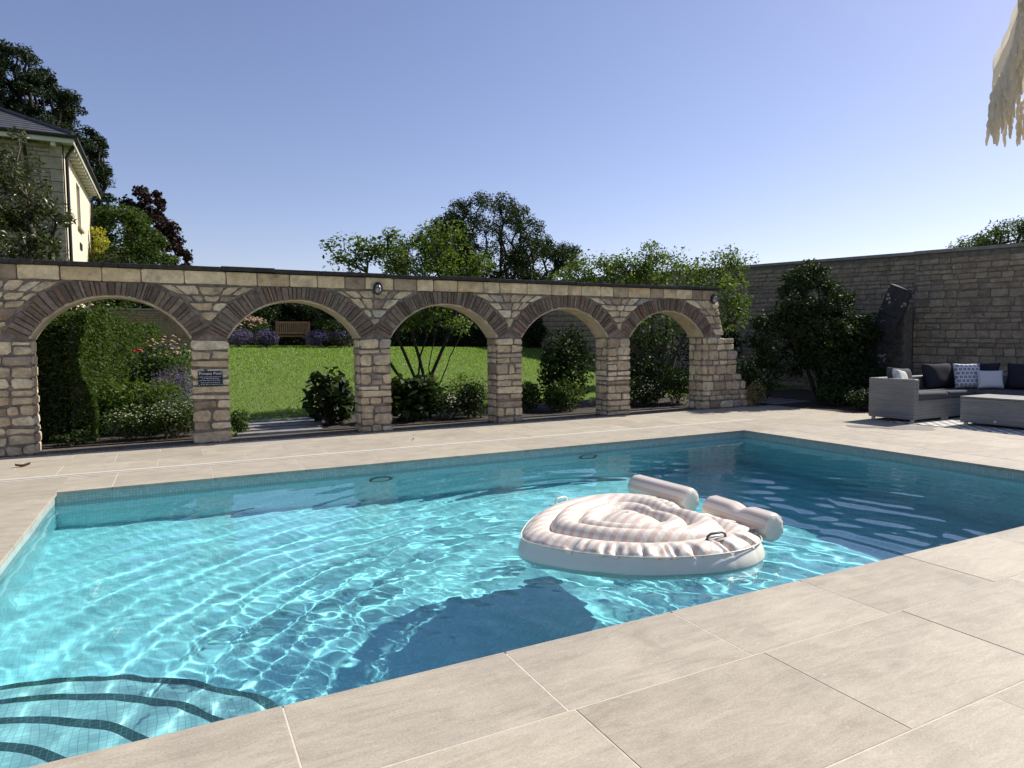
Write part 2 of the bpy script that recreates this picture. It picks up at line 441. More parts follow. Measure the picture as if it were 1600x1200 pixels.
M_soffit = plain('cream lime render', (0.46, 0.39, 0.27), 0.95, 0.22, 7, 0.5)
M_slate = plain('blackened slate', (0.035, 0.033, 0.032), 0.85, 0.5, 18, 0.5)
aw = empty('arched_wall', (PIERS[1][0], WY, 0))
tag(aw, 'honey stone garden wall with five open arches behind the pool', 'wall')
AWI = Matrix.Translation((-PIERS[1][0], -WY, 0))
def inw(name, vf, mat, parent=None, smooth=False):
    o = mk(name, vf, mat, None, smooth); o.parent = parent or aw
    if parent is None: o.matrix_parent_inverse = AWI
    return o
def arc_of(a):
    x0, x1, cr = a; h = (x1 - x0) / 2; s = cr - SPR; rad = (h * h + s * s) / (2 * s)
    return (x0 + x1) / 2, cr - rad, rad, math.asin(h / rad)
# mortar core, one part per bay: profile polygon extruded
def core_piece(poly, name='mortar_core', mat=None):
    n = len(poly); V = [(x, WY + 0.014, z) for x, z in poly] + [(x, WY + WT - 0.01, z) for x, z in poly]
    F = [tuple(range(n)), tuple(range(2 * n - 1, n - 1, -1))] + [(i, n + i, n + (i + 1) % n, (i + 1) % n) for i in range(n)]
    bm = bmesh.new(); vs = [bm.verts.new(q) for q in V]
    for f in F: bm.faces.new([vs[i] for i in f])
    bm.normal_update()
    bmesh.ops.triangulate(bm, faces=[f for f in bm.faces if len(f.verts) > 4])
    bmesh.ops.recalc_face_normals(bm, faces=bm.faces)
    return inw(name, frombm(bm), mat or M_mortar)
for i, (p0, p1) in enumerate(PIERS):
    poly = []
    if i < 5:
        r_ = arc_of(ARCH[i + 1])
        # right of pier: up to crown of next arch
        poly += [(p0 + 0.012, -0.1), (p1 - 0.012, -0.1)]
        cx, cz, rad, al = r_
        for k_ in range(11):
            a = -al + al * k_ / 10; poly.append((cx + (rad + 0.012) * math.sin(a), cz + (rad + 0.012) * math.cos(a)))
        poly.append((cx, ZTOP + 0.0))
    else:
        poly += [(p0 + 0.012, -0.1), (10.62, -0.1), (10.32, 0.42), (10.1, 0.72), (10.02, 1.15), (9.76, 1.45), (9.66, 2.0), (9.56, ZTOP)]
    cx, cz, rad, al = arc_of(ARCH[i])
    poly.append((cx, ZTOP))
    for k_ in range(11):
        a = al * k_ / 10; poly.append((cx + (rad + 0.012) * math.sin(a), cz + (rad + 0.012) * math.cos(a)))
    core_piece(poly)
# smooth rendered soffits
for a in ARCH:
    cx, cz, rad, al = arc_of(a); V, F = [], []; n = 24
    for k_ in range(n + 1):
        t = -al + 2 * al * k_ / n
        for y_ in (WY + 0.004, WY + WT): 
            V.append((cx + rad * math.sin(t), y_, cz + rad * math.cos(t)))
        V.append((cx + (rad + 0.03) * math.sin(t), WY + 0.004, cz + (rad + 0.03) * math.cos(t)))
    for k_ in range(n):
        o = k_ * 3; F += [(o, o + 3, o + 4, o + 1), (o + 2, o + 5, o + 3, o)]
    inw('arch_soffit', (V, F), M_soffit, smooth=False)
rg = random.Random(11)
def irregular(x0, x1, z0, z1, k=0.016, m=8):
    """rough rounded quad, counter clockwise seen from -Y"""
    w, h = x1 - x0, z1 - z0; c = min(0.045, 0.28 * min(w, h)) * min(1, k / .012); pts = []
    J = lambda s=k: rg.uniform(-s, s)
    for (px, pz, sx, sz) in ((x0, z0, 1, 1), (x1, z0, -1, 1), (x1, z1, -1, -1), (x0, z1, 1, -1)):
        q = [(px + J() * 0.7, pz + sz * c * rg.uniform(0.3, 1)), (px + sx * c * rg.uniform(0.3, 1.3), pz + J() * 0.7)]
        if (sx, sz) in ((-1, 1), (1, -1)): q = q[::-1]
        pts += q
    if w > 0.22:
        pts.insert(2, (x0 + w * rg.uniform(0.35, 0.65), z0 + J(0.01)))
    return pts
def stone(poly, mat=M_stone, front=None, name='stone', jit=0.010):
    f = WY - rg.uniform(0.0, 0.014) if front is None else front
    return inw(name, ext_poly(poly, WY + 0.05, f, 0.009, 'y', rg, jit), mat)
def reveal(poly, X, sgn, name='stone', mat=M_stone):
    return inw(name, ext_poly(poly, X + sgn * 0.05, X - sgn * rg.uniform(0.0, 0.01), 0.012, 'x', rg, 0.004), mat)
def split(x0, x1, n, gap):
    w = [rg.uniform(0.6, 1.5) for _ in range(n)]; s = sum(w); out = []; x = x0
    for k_ in w:
        d = (x1 - x0) * k_ / s; out.append((x + gap / 2, x + d - gap / 2)); x += d
    return out
# piers
for i, (p0, p1) in enumerate(PIERS[:5]):
    z = 0.0
    while z < SPR - 0.03:
        h = rg.choice([0.08, 0.1, 0.11, 0.13, 0.15, 0.18])
        if z + h > SPR - 0.07: h = SPR - z
        n = rg.choice([1, 2, 2, 2, 3]) if h > 0.1 else rg.choice([1, 2])
        for (a, b_) in split(p0 - 0.008, p1 + 0.008, n, 0.024):
            z1 = z + h - rg.uniform(0.016, 0.034)
            if n > 1 and h > 0.17 and b_ - a < 0.2 and rg.random() < 0.5:
                zm = z + h * rg.uniform(0.4, 0.6); stone(irregular(a, b_, z, zm - 0.012)); stone(irregular(a, b_, zm + 0.01, z1))
            else: stone(irregular(a, b_, z, z1 + rg.uniform(-0.006, 0.006)))
        if i >= 2:   # left facing reveal is seen from the pool
            for (a, b_) in split(WY + 0.055, WY + WT - 0.01, rg.choice([1, 2]), 0.025): reveal(irregular(a, b_, z, z + h - 0.022), p0, 1)
        elif i == 0:
            for (a, b_) in split(WY + 0.055, WY + WT - 0.01, 1, 0.025): reveal(irregular(a, b_, z, z + h - 0.022), p1, -1)
        z += h
# voussoirs
def arch_clip(i, t, cx, cz, rad):
    """outer length of a voussoir at angle t, stopping at the pier centre line"""
    L = VL * rg.uniform(0.84, 1.1)
    for (p0, p1) in PIERS:
        pc = (p0 + p1) / 2
        s = math.sin(t)
        if abs(s) > 0.2:
            d = (pc - cx) / s
            if 0 < d < rad + VL + 0.25 and i < 6 and pc < 9.3: L = min(L, d - rad - 0.012)
    return max(min(L, (ZTOP - 0.19 - cz) / max(math.cos(t), 0.2) - rad), 0.08)
for i, a in enumerate(ARCH):
    if i == 0: continue
    cx, cz, rad, al = arc_of(a); n = 42
    cuts = [0.0]
    for k_ in range(n): cuts.append(cuts[-1] + rg.uniform(0.45, 1.6))
    cuts = [-al - 0.03 + (2 * al + 0.06) * c / cuts[-1] for c in cuts]
    for t0, t1 in zip(cuts[:-1], cuts[1:]):
        g = 0.0042; t0 += g; t1 -= g; L = arch_clip(i, (t0 + t1) / 2, cx, cz, rad); ri, ro = rad + 0.018, rad + L
        P = lambda r, t: (cx + r * math.sin(t) + rg.uniform(-.003, .003), cz + r * math.cos(t) + rg.uniform(-.003, .003))
        rm = (ri + ro) / 2
        poly = [P(ri, t0), P(ri, t1), P(rm, t1), P(ro, t1 - g * 0.4), P(ro + rg.uniform(-.01, .01), t0 + g * 0.4), P(rm, t0)]
        inw('voussoir', ext_poly(poly, WY + 0.05, WY + 0.004 - rg.uniform(0, 0.03), 0.008, 'y', rg, 0.004), M_vous)
# spandrels
def ext_half(a, z):
    cx, cz, rad, al = arc_of(a); r_ = rad + VL + 0.02; d = r_ * r_ - (z - cz) ** 2
    return math.sqrt(d) if d > 0 else 0.0
for i in range(0, 6):
    la = ARCH[i]; ra = ARCH[i + 1] if i < 5 else None
    z = SPR + 0.05
    lcx = arc_of(la)[0]; rcx = arc_of(ra)[0] if ra else None
    while z < ZTOP - 0.2:
        h = rg.choice([0.09, 0.11, 0.13, 0.16])
        if z + h > ZTOP - 0.25: h = ZTOP - 0.185 - z
        def bound(zz):
            l = lcx + ext_half(la, zz)
            if ra: return l, rcx - ext_half(ra, zz)
            e = 9.70 + max(0, (2.0 - zz)) * 0.28
            return l, e
        (l0, r0_), (l1, r1_) = bound(z), bound(z + h - 0.02)
        if i == 0: l0 = l1 = -1.99
        l0 = max(l0, lcx); l1 = max(l1, lcx)
        if rcx: r0_ = min(r0_, rcx); r1_ = min(r1_, rcx)
        if min(r0_ - l0, r1_ - l1) > 0.05 or (r1_ - l1) > 0.1:
            if r0_ - l0 < 0.04: m_ = (l0 + r0_) / 2; l0, r0_ = m_ - 0.02, m_ + 0.02
            wid = ((r0_ - l0) + (r1_ - l1)) / 2
            n = max(1, int(round(wid / rg.uniform(0.15, 0.26))))
            cu = [0.0]
            for _ in range(n): cu.append(cu[-1] + rg.uniform(0.6, 1.4))
            cu = [c / cu[-1] for c in cu]
            for s0, s1 in zip(cu[:-1], cu[1:]):
                a0, b0 = l0 + (r0_ - l0) * s0 + 0.011, l0 + (r0_ - l0) * s1 - 0.011
                a1, b1 = l1 + (r1_ - l1) * s0 + 0.011, l1 + (r1_ - l1) * s1 - 0.011
                if min(b0 - a0, b1 - a1) < 0.015: continue
                J = lambda s=0.010: rg.uniform(-s, s)
                zt = z + h - rg.uniform(0.016, 0.032)
                zh = (z + zt) / 2
                q_ = min(.016, .12 * (b0 - a0)); q2 = min(.016, .12 * (b1 - a1))
                poly = [(a0 + q_, z + J()), ((a0 + b0) / 2, z + J(.006)), (b0 - q_, z + J()), ((b0 + b1) / 2 + 0.004, zh), (b1 - q2, zt + J()), ((a1 + b1) / 2, zt + J(.006)), (a1 + q2, zt + J()), ((a0 + a1) / 2 - 0.004, zh)]
                stone(poly)
        z += h
# top course of dressed blocks
x = -3.4
while x < 9.62:
    w = rg.uniform(0.26, 0.52); x1 = min(x + w, 9.63)
    if 9.63 - x1 < 0.12: x1 = 9.63
    stone(irregular(x + 0.006, x1 - 0.006, ZTOP - 0.178, ZTOP - 0.006, 0.005), M_block, WY - rg.uniform(0.006, 0.016), name='top_block', jit=0.003)
    x = x1
# slate coping
x = -3.5
while x < 9.66:
    w = rg.uniform(0.5, 0.95); x1 = min(x + w, 9.70); dz = rg.uniform(-0.006, 0.008)
    V, F = bbox(x + 0.003, x1 - 0.003, WY - 0.055 - rg.uniform(0, .02), WY + WT + 0.05, ZTOP + 0.004 + dz, ZTOP + 0.05 + dz + rg.uniform(0, .012), 0.006)
    inw('coping_slate', (V, F), M_slate); x = x1
# ragged end pier
def endx(z):
    for (za_, xa_), (zb_, xb_) in zip(EP[:-1], EP[1:]):
        if za_ <= z <= zb_: return xa_ + (xb_ - xa_) * (z - za_) / (zb_ - za_)
    return EP[-1][1]
EP = [(0, 10.86), (0.2, 10.72), (0.42, 10.5), (0.6, 10.36), (0.75, 10.24), (1.0, 10.2), (1.25, 10.14), (1.42, 10.02), (1.5, 9.86), (2.0, 9.78), (2.34, 9.66)]
z = 0.0
while z < SPR:
    h = rg.choice([0.1, 0.13, 0.16, 0.19]); 
    if z + h > SPR - 0.07: h = SPR - z
    xe = endx(z + h / 2) + rg.uniform(-0.05, 0.06)
    n = max(2, int((xe - 9.3) / rg.uniform(0.17, 0.24)))
    for k_, (a, b_) in enumerate(split(9.292, xe, n, 0.024)):
        fr = WY - rg.uniform(0, 0.015) - 0.0
        inw('stone', ext_poly(irregular(a, b_, z, z + h - 0.022), fr + 0.2, fr, 0.016, 'y', rg, 0.01), M_stone)
    for (a, b_) in split(WY + 0.055, WY + WT - 0.01, 2, 0.025): reveal(irregular(a, b_, z, z + h - 0.022), 9.3, 1)
    z += h
# soil and gravel at the foot
ms = plain('gravel soil', (0.10, 0.085, 0.07), 0.95, 0.6, 60, 0.8)
bed = mk('foot_bed', box(-4.2, 11.0, 9.80, 10.42, -0.08, -0.006), ms); tag(bed, kind='structure')
rgn = np.random.RandomState(3); n = 2600
c = np.stack([rgn.uniform(-3.5, 10.9, n), rgn.uniform(9.80, 9.95, n), np.full(n, 0.002)], 1); s = rgn.uniform(0.006, 0.018, n)
oc = np.array([(1, 0, 0), (-1, 0, 0), (0, 1, 0), (0, -1, 0), (0, 0, .7), (0, 0, -.7)], float); of = np.array([(0, 2, 4), (2, 1, 4), (1, 3, 4), (3, 0, 4), (2, 0, 5), (1, 2, 5), (3, 1, 5), (0, 3, 5)])
V = (c[:, None] + (oc[None] * rgn.uniform(.6, 1.4, (n, 6, 1))) * s[:, None, None]).reshape(-1, 3); F = (of[None] + 6 * np.arange(n)[:, None, None]).reshape(-1, 3)
gv = npmesh('gravel', V, F, stone_mat('grey gravel', [(0, (0.2, 0.18, 0.15)), (1, (0.35, 0.31, 0.26))])); tag(gv, 'thin strip of gravel along the foot of the arched wall', 'gravel', kind='stuff')

# wall lamps
M_blackm = plain('black painted metal', (0.02, 0.02, 0.022), 0.45, 0.3, 40)
mg, nt, b = nodes('ribbed lamp glass'); setp(b, Base_Color=(0.32, 0.34, 0.36), Roughness=0.3); b.inputs['Specular IOR Level'].default_value = 0.6
def lamp(x, z, label):
    t = empty('wall_lamp', (x, WY - 0.014, z)); tag(t, label, 'wall lamp', 'bulkhead lamps on the arched wall')
    n = 20; ring = lambda rx, rz, y: [(rx * math.cos(2 * math.pi * k / n), y, rz * math.sin(2 * math.pi * k / n)) for k in range(n)]
    V = ring(0.062, 0.092, 0) + ring(0.062, 0.092, -0.03) + ring(0.045, 0.072, -0.04)
    F = [(r * n + k, r * n + (k + 1) % n, (r + 1) * n + (k + 1) % n, (r + 1) * n + k) for r in (0, 1) for k in range(n)] + [tuple(2 * n + k for k in range(n))]
    mk('backplate', (V, F), M_blackm, t)
    rows = [(1, -0.038), (0.95, -0.065), (0.75, -0.088), (0.4, -0.1), (0.02, -0.104)]
    V = []; F = []
    for s, y_ in rows: V += ring(0.043 * s, 0.07 * s, y_)
    F = [(r * n + k, r * n + (k + 1) % n, (r + 1) * n + (k + 1) % n, (r + 1) * n + k) for r in range(4) for k in range(n)]
    mk('glass', (V, F), mg, t, True)
    prof = lambda s: [(0, 0.07 * math.cos(u) * 1.08, -0.04 - 0.073 * math.sin(u)) for u in [math.pi * q / 10 for q in range(11)]]
    mk('cage_bar', tube([(0, y_, z_) for _, z_, y_ in prof(1)], 0.005, 6), M_blackm, t)
    mk('cage_bar', tube([(0.048 * math.cos(u), -0.04 - 0.073 * math.sin(u), 0.012) for u in [math.pi * q / 10 for q in range(11)]], 0.005, 6), M_blackm, t)
    mk('hood', tube([(0.062 * math.cos(u), -0.045, 0.092 * math.sin(u)) for u in [math.pi * q / 12 for q in range(13)]], 0.012, 8), M_blackm, t)
lamp(2.79, 2.16, 'black caged bulkhead lamp between the second and third arch')
lamp(9.53, 2.16, 'black caged bulkhead lamp at the right end of the arched wall')

# sign
sg = empty('pool_sign', (0.447, WY - 0.02, 0.875)); tag(sg, 'dark navy Private Pool notice plate on the pier right of the hedge arch', 'sign')
M_navy = plain('navy enamel', (0.008, 0.010, 0.028), 0.35, 0.2, 60)
mk('plate', bbox(-0.152, 0.152, -0.008, 0.0, -0.103, 0.103, 0.002), M_navy, sg)
M_white = plain('white lettering', (0.75, 0.75, 0.75), 0.6, 0.03, 40)
def text(s, x, y, z, size, parent, mat, name='lettering', rot=(R(90), 0, 0), ext=0.0006, width=None):
    cu = bpy.data.curves.new(name, 'FONT'); cu.body = s; cu.size = size; cu.align_x = 'CENTER'; cu.align_y = 'CENTER'; cu.extrude = ext
    ob = bpy.data.objects.new(name, cu); COL.objects.link(ob)
    dg = bpy.context.evaluated_depsgraph_get(); me = bpy.data.meshes.new_from_object(ob.evaluated_get(dg))
    bpy.data.objects.remove(ob)
    if width:
        xs_ = [v.co.x for v in me.vertices]; k = width / (max(xs_) - min(xs_))
        for v in me.vertices: v.co.x *= k
    me.materials.clear(); me.materials.append(mat)
    ob = mobj(name, me, parent, (x, y, z), rot); ob['kind'] = 'stuff'; return ob
text('Private Pool', 0, -0.0095, 0.07, 0.05, sg, M_white, width=0.275)
rw = random.Random(2)
for z_, w in ((0.026, 0.28), (0.003, 0.21), (-0.022, 0.28), (-0.053, 0.24), (-0.078, 0.24)):     # small print too blurred to read: rows of word-long strokes
    x, strokes = -w / 2, []
    while x < w / 2 - 0.012:
        e = min(x + rw.uniform(0.014, 0.05), w / 2); u = x
        while u < e:
            strokes.append(box(u, min(u + 0.0022, e), -0.0095, -0.0078, z_ - 0.005, z_ + rw.choice((0.002, 0.002, 0.006)))); u += 0.0044
        x = e + 0.008
    mk('small_print', join(*strokes), M_white, sg)['kind'] = 'stuff'
for sx in (-1, 1):
    for sz in (-1, 1):
        mk('screw', tube([(sx * 0.138, -0.007, sz * 0.089), (sx * 0.138, -0.0115, sz * 0.089)], 0.005, 10), plain('steel', (0.7, 0.7, 0.7), 0.3, 0.05, 30), sg)
# ------------------------------------------------------------------ ground, lawn
def gz(x, y):
    t = min(max((y - 11.6) / 15.0, 0.0), 1.0)
    return -0.02 + 1.40 * t * (1.0 - 0.012 * max(-5, min(x, 14)) * t)
m, nt, b = nodes('mown lawn'); p = geo(nt)
n1 = noise(nt, p, 1.2, 5, 0.6); n2 = noise(nt, p, 38, 4, 0.7)
c = ramp(nt, n2, [(0.3, (0.06, 0.10, 0.014)), (0.7, (0.14, 0.21, 0.035))])
c = mixc(nt, ramp(nt, n1, [(0.4, (0, 0, 0)), (0.7, (0.35,) * 3)]), c, (0.15, 0.18, 0.045))
nt.links.new(c, b.inputs['Base Color']); setp(b, Roughness=0.9); bump(nt, b, n2, 0.8, 0.03)
M_lawn = m
xs = sorted(set(list(np.linspace(-14, 30, 45)) + [-1500, -300, -80, -30, 60, 120, 300, 1500]))
ys = sorted(set([10.40, 11.6] + list(np.linspace(12.0, 27, 16)) + [30, 40, 60, 120, 300, 1500]))
V = [(x, y, gz(x, y) if y > 10.5 else -0.02) for y in ys for x in xs]; nx = len(xs)
F = [(j * nx + i, j * nx + i + 1, (j + 1) * nx + i + 1, (j + 1) * nx + i) for j in range(len(ys) - 1) for i in range(nx - 1)]
for q in ((-1500, GX0, -1500, 10.40), (15.0, 1500, -1500, 10.40), (GX0, 15.0, -1500, GY0), (GX0, -4.2, GY1, 10.40), (11.0, 15.0, GY1, 10.40)):
    o = len(V); V += [(q[0], q[2], -0.02), (q[1], q[2], -0.02), (q[1], q[3], -0.02), (q[0], q[3], -0.02)]; F.append((o, o + 1, o + 2, o + 3))
ground = mk('ground', (V, F), M_lawn, None, True); tag(ground, kind='structure')
# soil beds just behind the wall and in the corner
V, F = [], []
for (x0, x1, y0, y1) in ((-4, 0.75, 10.42, 13.2), (2.0, 14.9, 10.42, 12.2), (11.05, 14.8, 7.9, 10.42)):
    n = 8
    for k in range(n):
        for l in range(n):
            o = len(V); q = [(x0 + (x1 - x0) * (k + a) / n, y0 + (y1 - y0) * (l + c_) / n) for a, c_ in ((0, 0), (1, 0), (1, 1), (0, 1))]
            V += [(a, c_, (gz(a, c_) if c_ > 10.5 else -0.02) + 0.03) for a, c_ in q]; F.append((o, o + 1, o + 2, o + 3))
tag(mk('planting_bed', (V, F), M_soil), kind='structure')
# grass blades on the visible lawn
M_blade = leaf_mat('grass blades', (0.078, 0.155, 0.016), (0.17, 0.295, 0.036), (0.265, 0.385, 0.075), 0.45, 0.6, 0.2)
nt = M_blade.node_tree; b = nt.nodes['Principled BSDF']; lk = b.inputs['Base Color'].links[0].from_socket
pn = noise(nt, geo(nt), .9, 5, .65); mow = nt.nodes.new('ShaderNodeTexWave'); mow.inputs['Scale'].default_value = .42; mow.inputs['Distortion'].default_value = .6
nt.links.new(mapping(nt, geo(nt), rot=(0, 0, R(62))), mow.inputs['Vector'])
vv = mixc(nt, 1.0, ramp(nt, pn, [(.3, (.62, .72, .6)), (.7, (1.3, 1.2, 1.05))]), ramp(nt, mow.outputs['Fac'], [(.3, (.86, .88, .86)), (.7, (1.1, 1.08, 1.1))]), 'MULTIPLY')
cc = mixc(nt, 1.0, lk, vv, 'MULTIPLY'); nt.links.new(cc, b.inputs['Base Color'])
rn = np.random.RandomState(8)
n = 150000
bx_ = rn.uniform(-0.5, 15, n); by_ = 11.4 + 16.5 * rn.uniform(0, 1, n) ** 1.5
bz_ = np.array([gz(a, c_) for a, c_ in zip(bx_, by_)])
hh = rn.uniform(0.015, 0.038, n) * (1 + 0.03 * (by_ - 11)); an = rn.uniform(0, 6.28, n); wd = 0.005 + 0.0006 * (by_ - 11)
B = np.stack([bx_, by_, bz_], 1); D = np.stack([np.cos(an), np.sin(an), 0 * an], 1)
tip = B + np.stack([rn.normal(0, .45, n) * hh, rn.normal(0, .45, n) * hh, hh], 1)
V = np.stack([B - D * wd[:, None], B + D * wd[:, None], tip], 1).reshape(-1, 3); F = np.arange(3 * n).reshape(-1, 3)
tag(npmesh('grass', V, F, M_blade), 'short green lawn grass seen through the arches', 'grass', kind='stuff')
n = 1300
cx_ = rn.uniform(0.5, 14, n); cy_ = rn.uniform(17, 26.3, n) ; cy_[: n // 2] = rn.uniform(19, 26, n // 2)
M_petal = leaf_mat('white clover', (0.55, 0.58, 0.48), (0.75, 0.76, 0.7), None, 0.3)
C = np.stack([cx_, cy_, np.array([gz(a, c_) for a, c_ in zip(cx_, cy_)]) + 0.06], 1); s = rn.uniform(.008, .018, n)
V = (C[:, None] + oc[None] * s[:, None, None]).reshape(-1, 3); F = (of[None] + 6 * np.arange(n)[:, None, None]).reshape(-1, 3)
tag(npmesh('clover', V, F, M_petal), 'white clover flecks in the far half of the lawn', 'clover', kind='stuff')

# ------------------------------------------------------------------ foliage builders
def leaves(C, L, rs, wid=0.5, up=0.35, fold=0.25):
    """C (n,3) positions; rhombic folded leaves, 2 triangles each"""
    n = len(C); L = np.broadcast_to(np.asarray(L, float), (n,))[:, None] * rs.uniform(0.65, 1.3, (n, 1))
    a = rs.normal(size=(n, 3)); a[:, 2] *= 0.7; a /= np.linalg.norm(a, axis=1, keepdims=True)
    nrm = rs.normal(size=(n, 3)); nrm[:, 2] = np.abs(nrm[:, 2]) + up
    b_ = np.cross(nrm, a); b_ /= np.linalg.norm(b_, axis=1, keepdims=True) + 1e-9
    nn = np.cross(a, b_)
    v0 = C - a * L * 0.5; v2 = C + a * L * 0.5
    m0 = C - a * L * 0.06
    v1 = m0 + b_ * L * wid * 0.5 + nn * L * fold * 0.3; v3 = m0 - b_ * L * wid * 0.5 + nn * L * fold * 0.3
    V = np.stack([v0, v1, v2, v3], 1).reshape(-1, 3)
    i = 4 * np.arange(n)[:, None]; F = np.concatenate([i + np.array([[0, 1, 2]]), i + np.array([[0, 2, 3]])], 1).reshape(-1, 3)
    return V, F
def ellip(rs, n, c, r, shell=0.5, zmin=-1.0):
    out = []
    while len(out) < n:
        d = rs.normal(size=3); d /= np.linalg.norm(d)
        if d[2] < zmin: continue
        rad = rs.uniform(0, 1) ** (1 / 3.0); rad = rad * (1 - shell) + shell * (0.75 + 0.25 * rad)
        out.append(np.array(c) + d * rad * np.array(r))
    return np.array(out)
def skeleton(trunks, clumps, r_tip, power=0.42, curve=0.15, rs=None, n=6):
    """grow limbs from trunk polylines to every clump by joining each to the nearest node already grown"""
    nodes_, parent = [], []
    for tr in trunks:
        prev = -1
        for q in tr: nodes_.append(np.array(q, float)); parent.append(prev); prev = len(nodes_) - 1
    base = np.mean([t[0] for t in trunks], axis=0)
    order = np.argsort(np.linalg.norm(clumps - base, axis=1))
    for i in order:
        c = clumps[i]; A = np.array(nodes_); d = np.linalg.norm(A - c, axis=1) + 0.9 * np.maximum(0, A[:, 2] - c[2] + 0.1 * abs(c[2] - base[2]))
        k = int(np.argmin(d)); mid = (A[k] + c) / 2 + rs.normal(size=3) * curve * np.linalg.norm(A[k] - c) * 0.5; mid[2] += 0.1 * np.linalg.norm(A[k] - c)
        nodes_.append(mid); parent.append(k); nodes_.append(c); parent.append(len(nodes_) - 2)
    cnt = np.ones(len(nodes_))
    for i in range(len(nodes_) - 1, -1, -1):
        if parent[i] >= 0: cnt[parent[i]] += cnt[i]
    rad = r_tip * cnt ** power
    parts = []
    for i, k in enumerate(parent):
        if k >= 0: parts.append(tube([nodes_[k], nodes_[i]], [max(rad[i], min(rad[k], rad[i] * 1.5)), rad[i]], n if cnt[i] > 6 else 4, False))
    return join(*parts)
def tree(name, label, cat, base, trunks, clumps, cr, per, L, lm, bark, r_tip=0.012, seed=1, wid=0.5, up=0.35, flat=0.75, power=0.42, group=None, crown='crown', trunk='trunk'):
    rs = np.random.RandomState(seed)
    t = empty(name, base); tag(t, label, cat, group)
    tr = [[np.array(q) - np.array(base) for q in path] for path in trunks]; cl = clumps - np.array(base)
    mk(trunk, skeleton(tr, cl, r_tip, power, rs=rs), bark, t, True)
    P = []
    for c in cl:
        k = int(per * rs.uniform(0.6, 1.4)); d = rs.normal(size=(k, 3)); d /= np.linalg.norm(d, axis=1, keepdims=True)
        rr_ = cr * rs.uniform(0.7, 1.3) * rs.uniform(0, 1, (k, 1)) ** 0.45
        P.append(c + d * rr_ * np.array([1, 1, flat]))
    V, F = leaves(np.concatenate(P), L, rs, wid, up)
    o = npmesh(crown, V, F, lm, t); o['kind'] = 'stuff'
    return t
def wig(a, b_, rs, n=5, w=0.06):
    a, b_ = np.array(a, float), np.array(b_, float); L = np.linalg.norm(b_ - a)
    out = [a + (b_ - a) * k / n + (rs.normal(size=3) * w * L * math.sin(math.pi * k / n) * 0.5 if 0 < k < n else 0) for k in range(n + 1)]
    return [tuple(q) for q in out]
M_bark = plain('grey brown bark', (0.085, 0.068, 0.05), 0.95, 0.4, 18, 0.6)
M_barkd = plain('dark bark', (0.035, 0.028, 0.022), 0.95, 0.4, 18, 0.6)
M_lgreen = leaf_mat('fresh green leaves', (0.042, 0.08, 0.014), (0.085, 0.14, 0.027), (0.145, 0.195, 0.045), 0.40, 0.5)
M_mgreen = leaf_mat('mid green leaves', (0.025, 0.05, 0.012), (0.055, 0.095, 0.02), (0.09, 0.13, 0.03), 0.32)
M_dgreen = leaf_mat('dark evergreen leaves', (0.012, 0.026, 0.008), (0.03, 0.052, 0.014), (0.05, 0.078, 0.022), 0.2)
M_pine = leaf_mat('pine needles', (0.012, 0.024, 0.014), (0.025, 0.042, 0.022), (0.042, 0.062, 0.03), 0.15)
M_copper = leaf_mat('copper purple leaves', (0.014, 0.008, 0.010), (0.032, 0.016, 0.018), (0.05, 0.026, 0.026), 0.25)
M_yellow = leaf_mat('golden leaves', (0.22, 0.24, 0.03), (0.34, 0.34, 0.06), (0.45, 0.43, 0.11), 0.45)
M_sprig = leaf_mat('dull olive leaves', (0.03, 0.042, 0.014), (0.062, 0.078, 0.026), (0.10, 0.11, 0.045), 0.25, 0.35, 0.5)
rs0 = np.random.RandomState(21)
def crown_of(specs, seed, zmin=-1.0):
    rs = np.random.RandomState(seed)
    return np.concatenate([ellip(rs, n, c, r, sh, zmin) for (n, c, r, sh) in specs])

# far trees, left
cl = crown_of([(46, (-6.8, 42, 15.5), (1.4, 1.5, 1.2), .6), (90, (-6.2, 42, 13.9), (2.35, 2.2, 1.3), .7), (80, (-5.8, 42, 12.1), (2.3, 2.3, 1.3), .7), (60, (-8.2, 42, 13.0), (2.2, 2, 1.8), .6)], 3)
tree('pine_tree', 'tall dark pine with bare lower trunk rising behind the slate roof', 'tree', (-6.2, 42, 1.4), [[(-6.2, 42, 1.4), (-6.15, 42, 6), (-6.1, 42, 10.5), (-6.3, 42, 13), (-6.6, 42, 15.3)]], cl, 0.50, 190, 0.16, M_pine, M_barkd, 0.03, 4, 0.45, 0.3, 0.5, 0.4)
cl = crown_of([(30, (-4.0, 44, 12.5), (1.1, 1.2, .9), .5), (34, (-3.9, 44, 11.0), (1.15, 1.2, .9), .6), (30, (-4.0, 44, 9.4), (1.2, 1.4, 1.0), .6), (16, (-3.4, 44, 8.6), (0.8, 1.0, .6), .6)], 5)
tree('pine_tree', 'lower dark pine boughs showing right of the house eaves', 'tree', (-4.6, 44, 1.4), [[(-4.6, 44, 1.4), (-4.5, 44, 6), (-4.4, 44, 9), (-4.2, 44, 12.4)]], cl, 0.45, 170, 0.17, M_pine, M_barkd, 0.03, 6, 0.45, 0.3, 0.5, 0.4)
cl = crown_of([(30, (-0.95, 36, 7.9), (0.85, .9, .85), .6), (40, (-0.6, 36, 6.6), (1.15, 1.2, .9), .6), (34, (-0.1, 36, 5.4), (1.1, 1.2, .9), .6)], 7)
tree('copper_tree', 'dark purple leaved tree behind the green tree beside the house', 'tree', (-0.7, 36, 1.4), [[(-0.7, 36, 1.4), (-0.7, 36, 4), (-0.75, 36, 6), (-0.9, 36, 8)]], cl, 0.28, 70, 0.19, M_copper, M_barkd, 0.02, 8, 0.6, 0.3, 0.8)
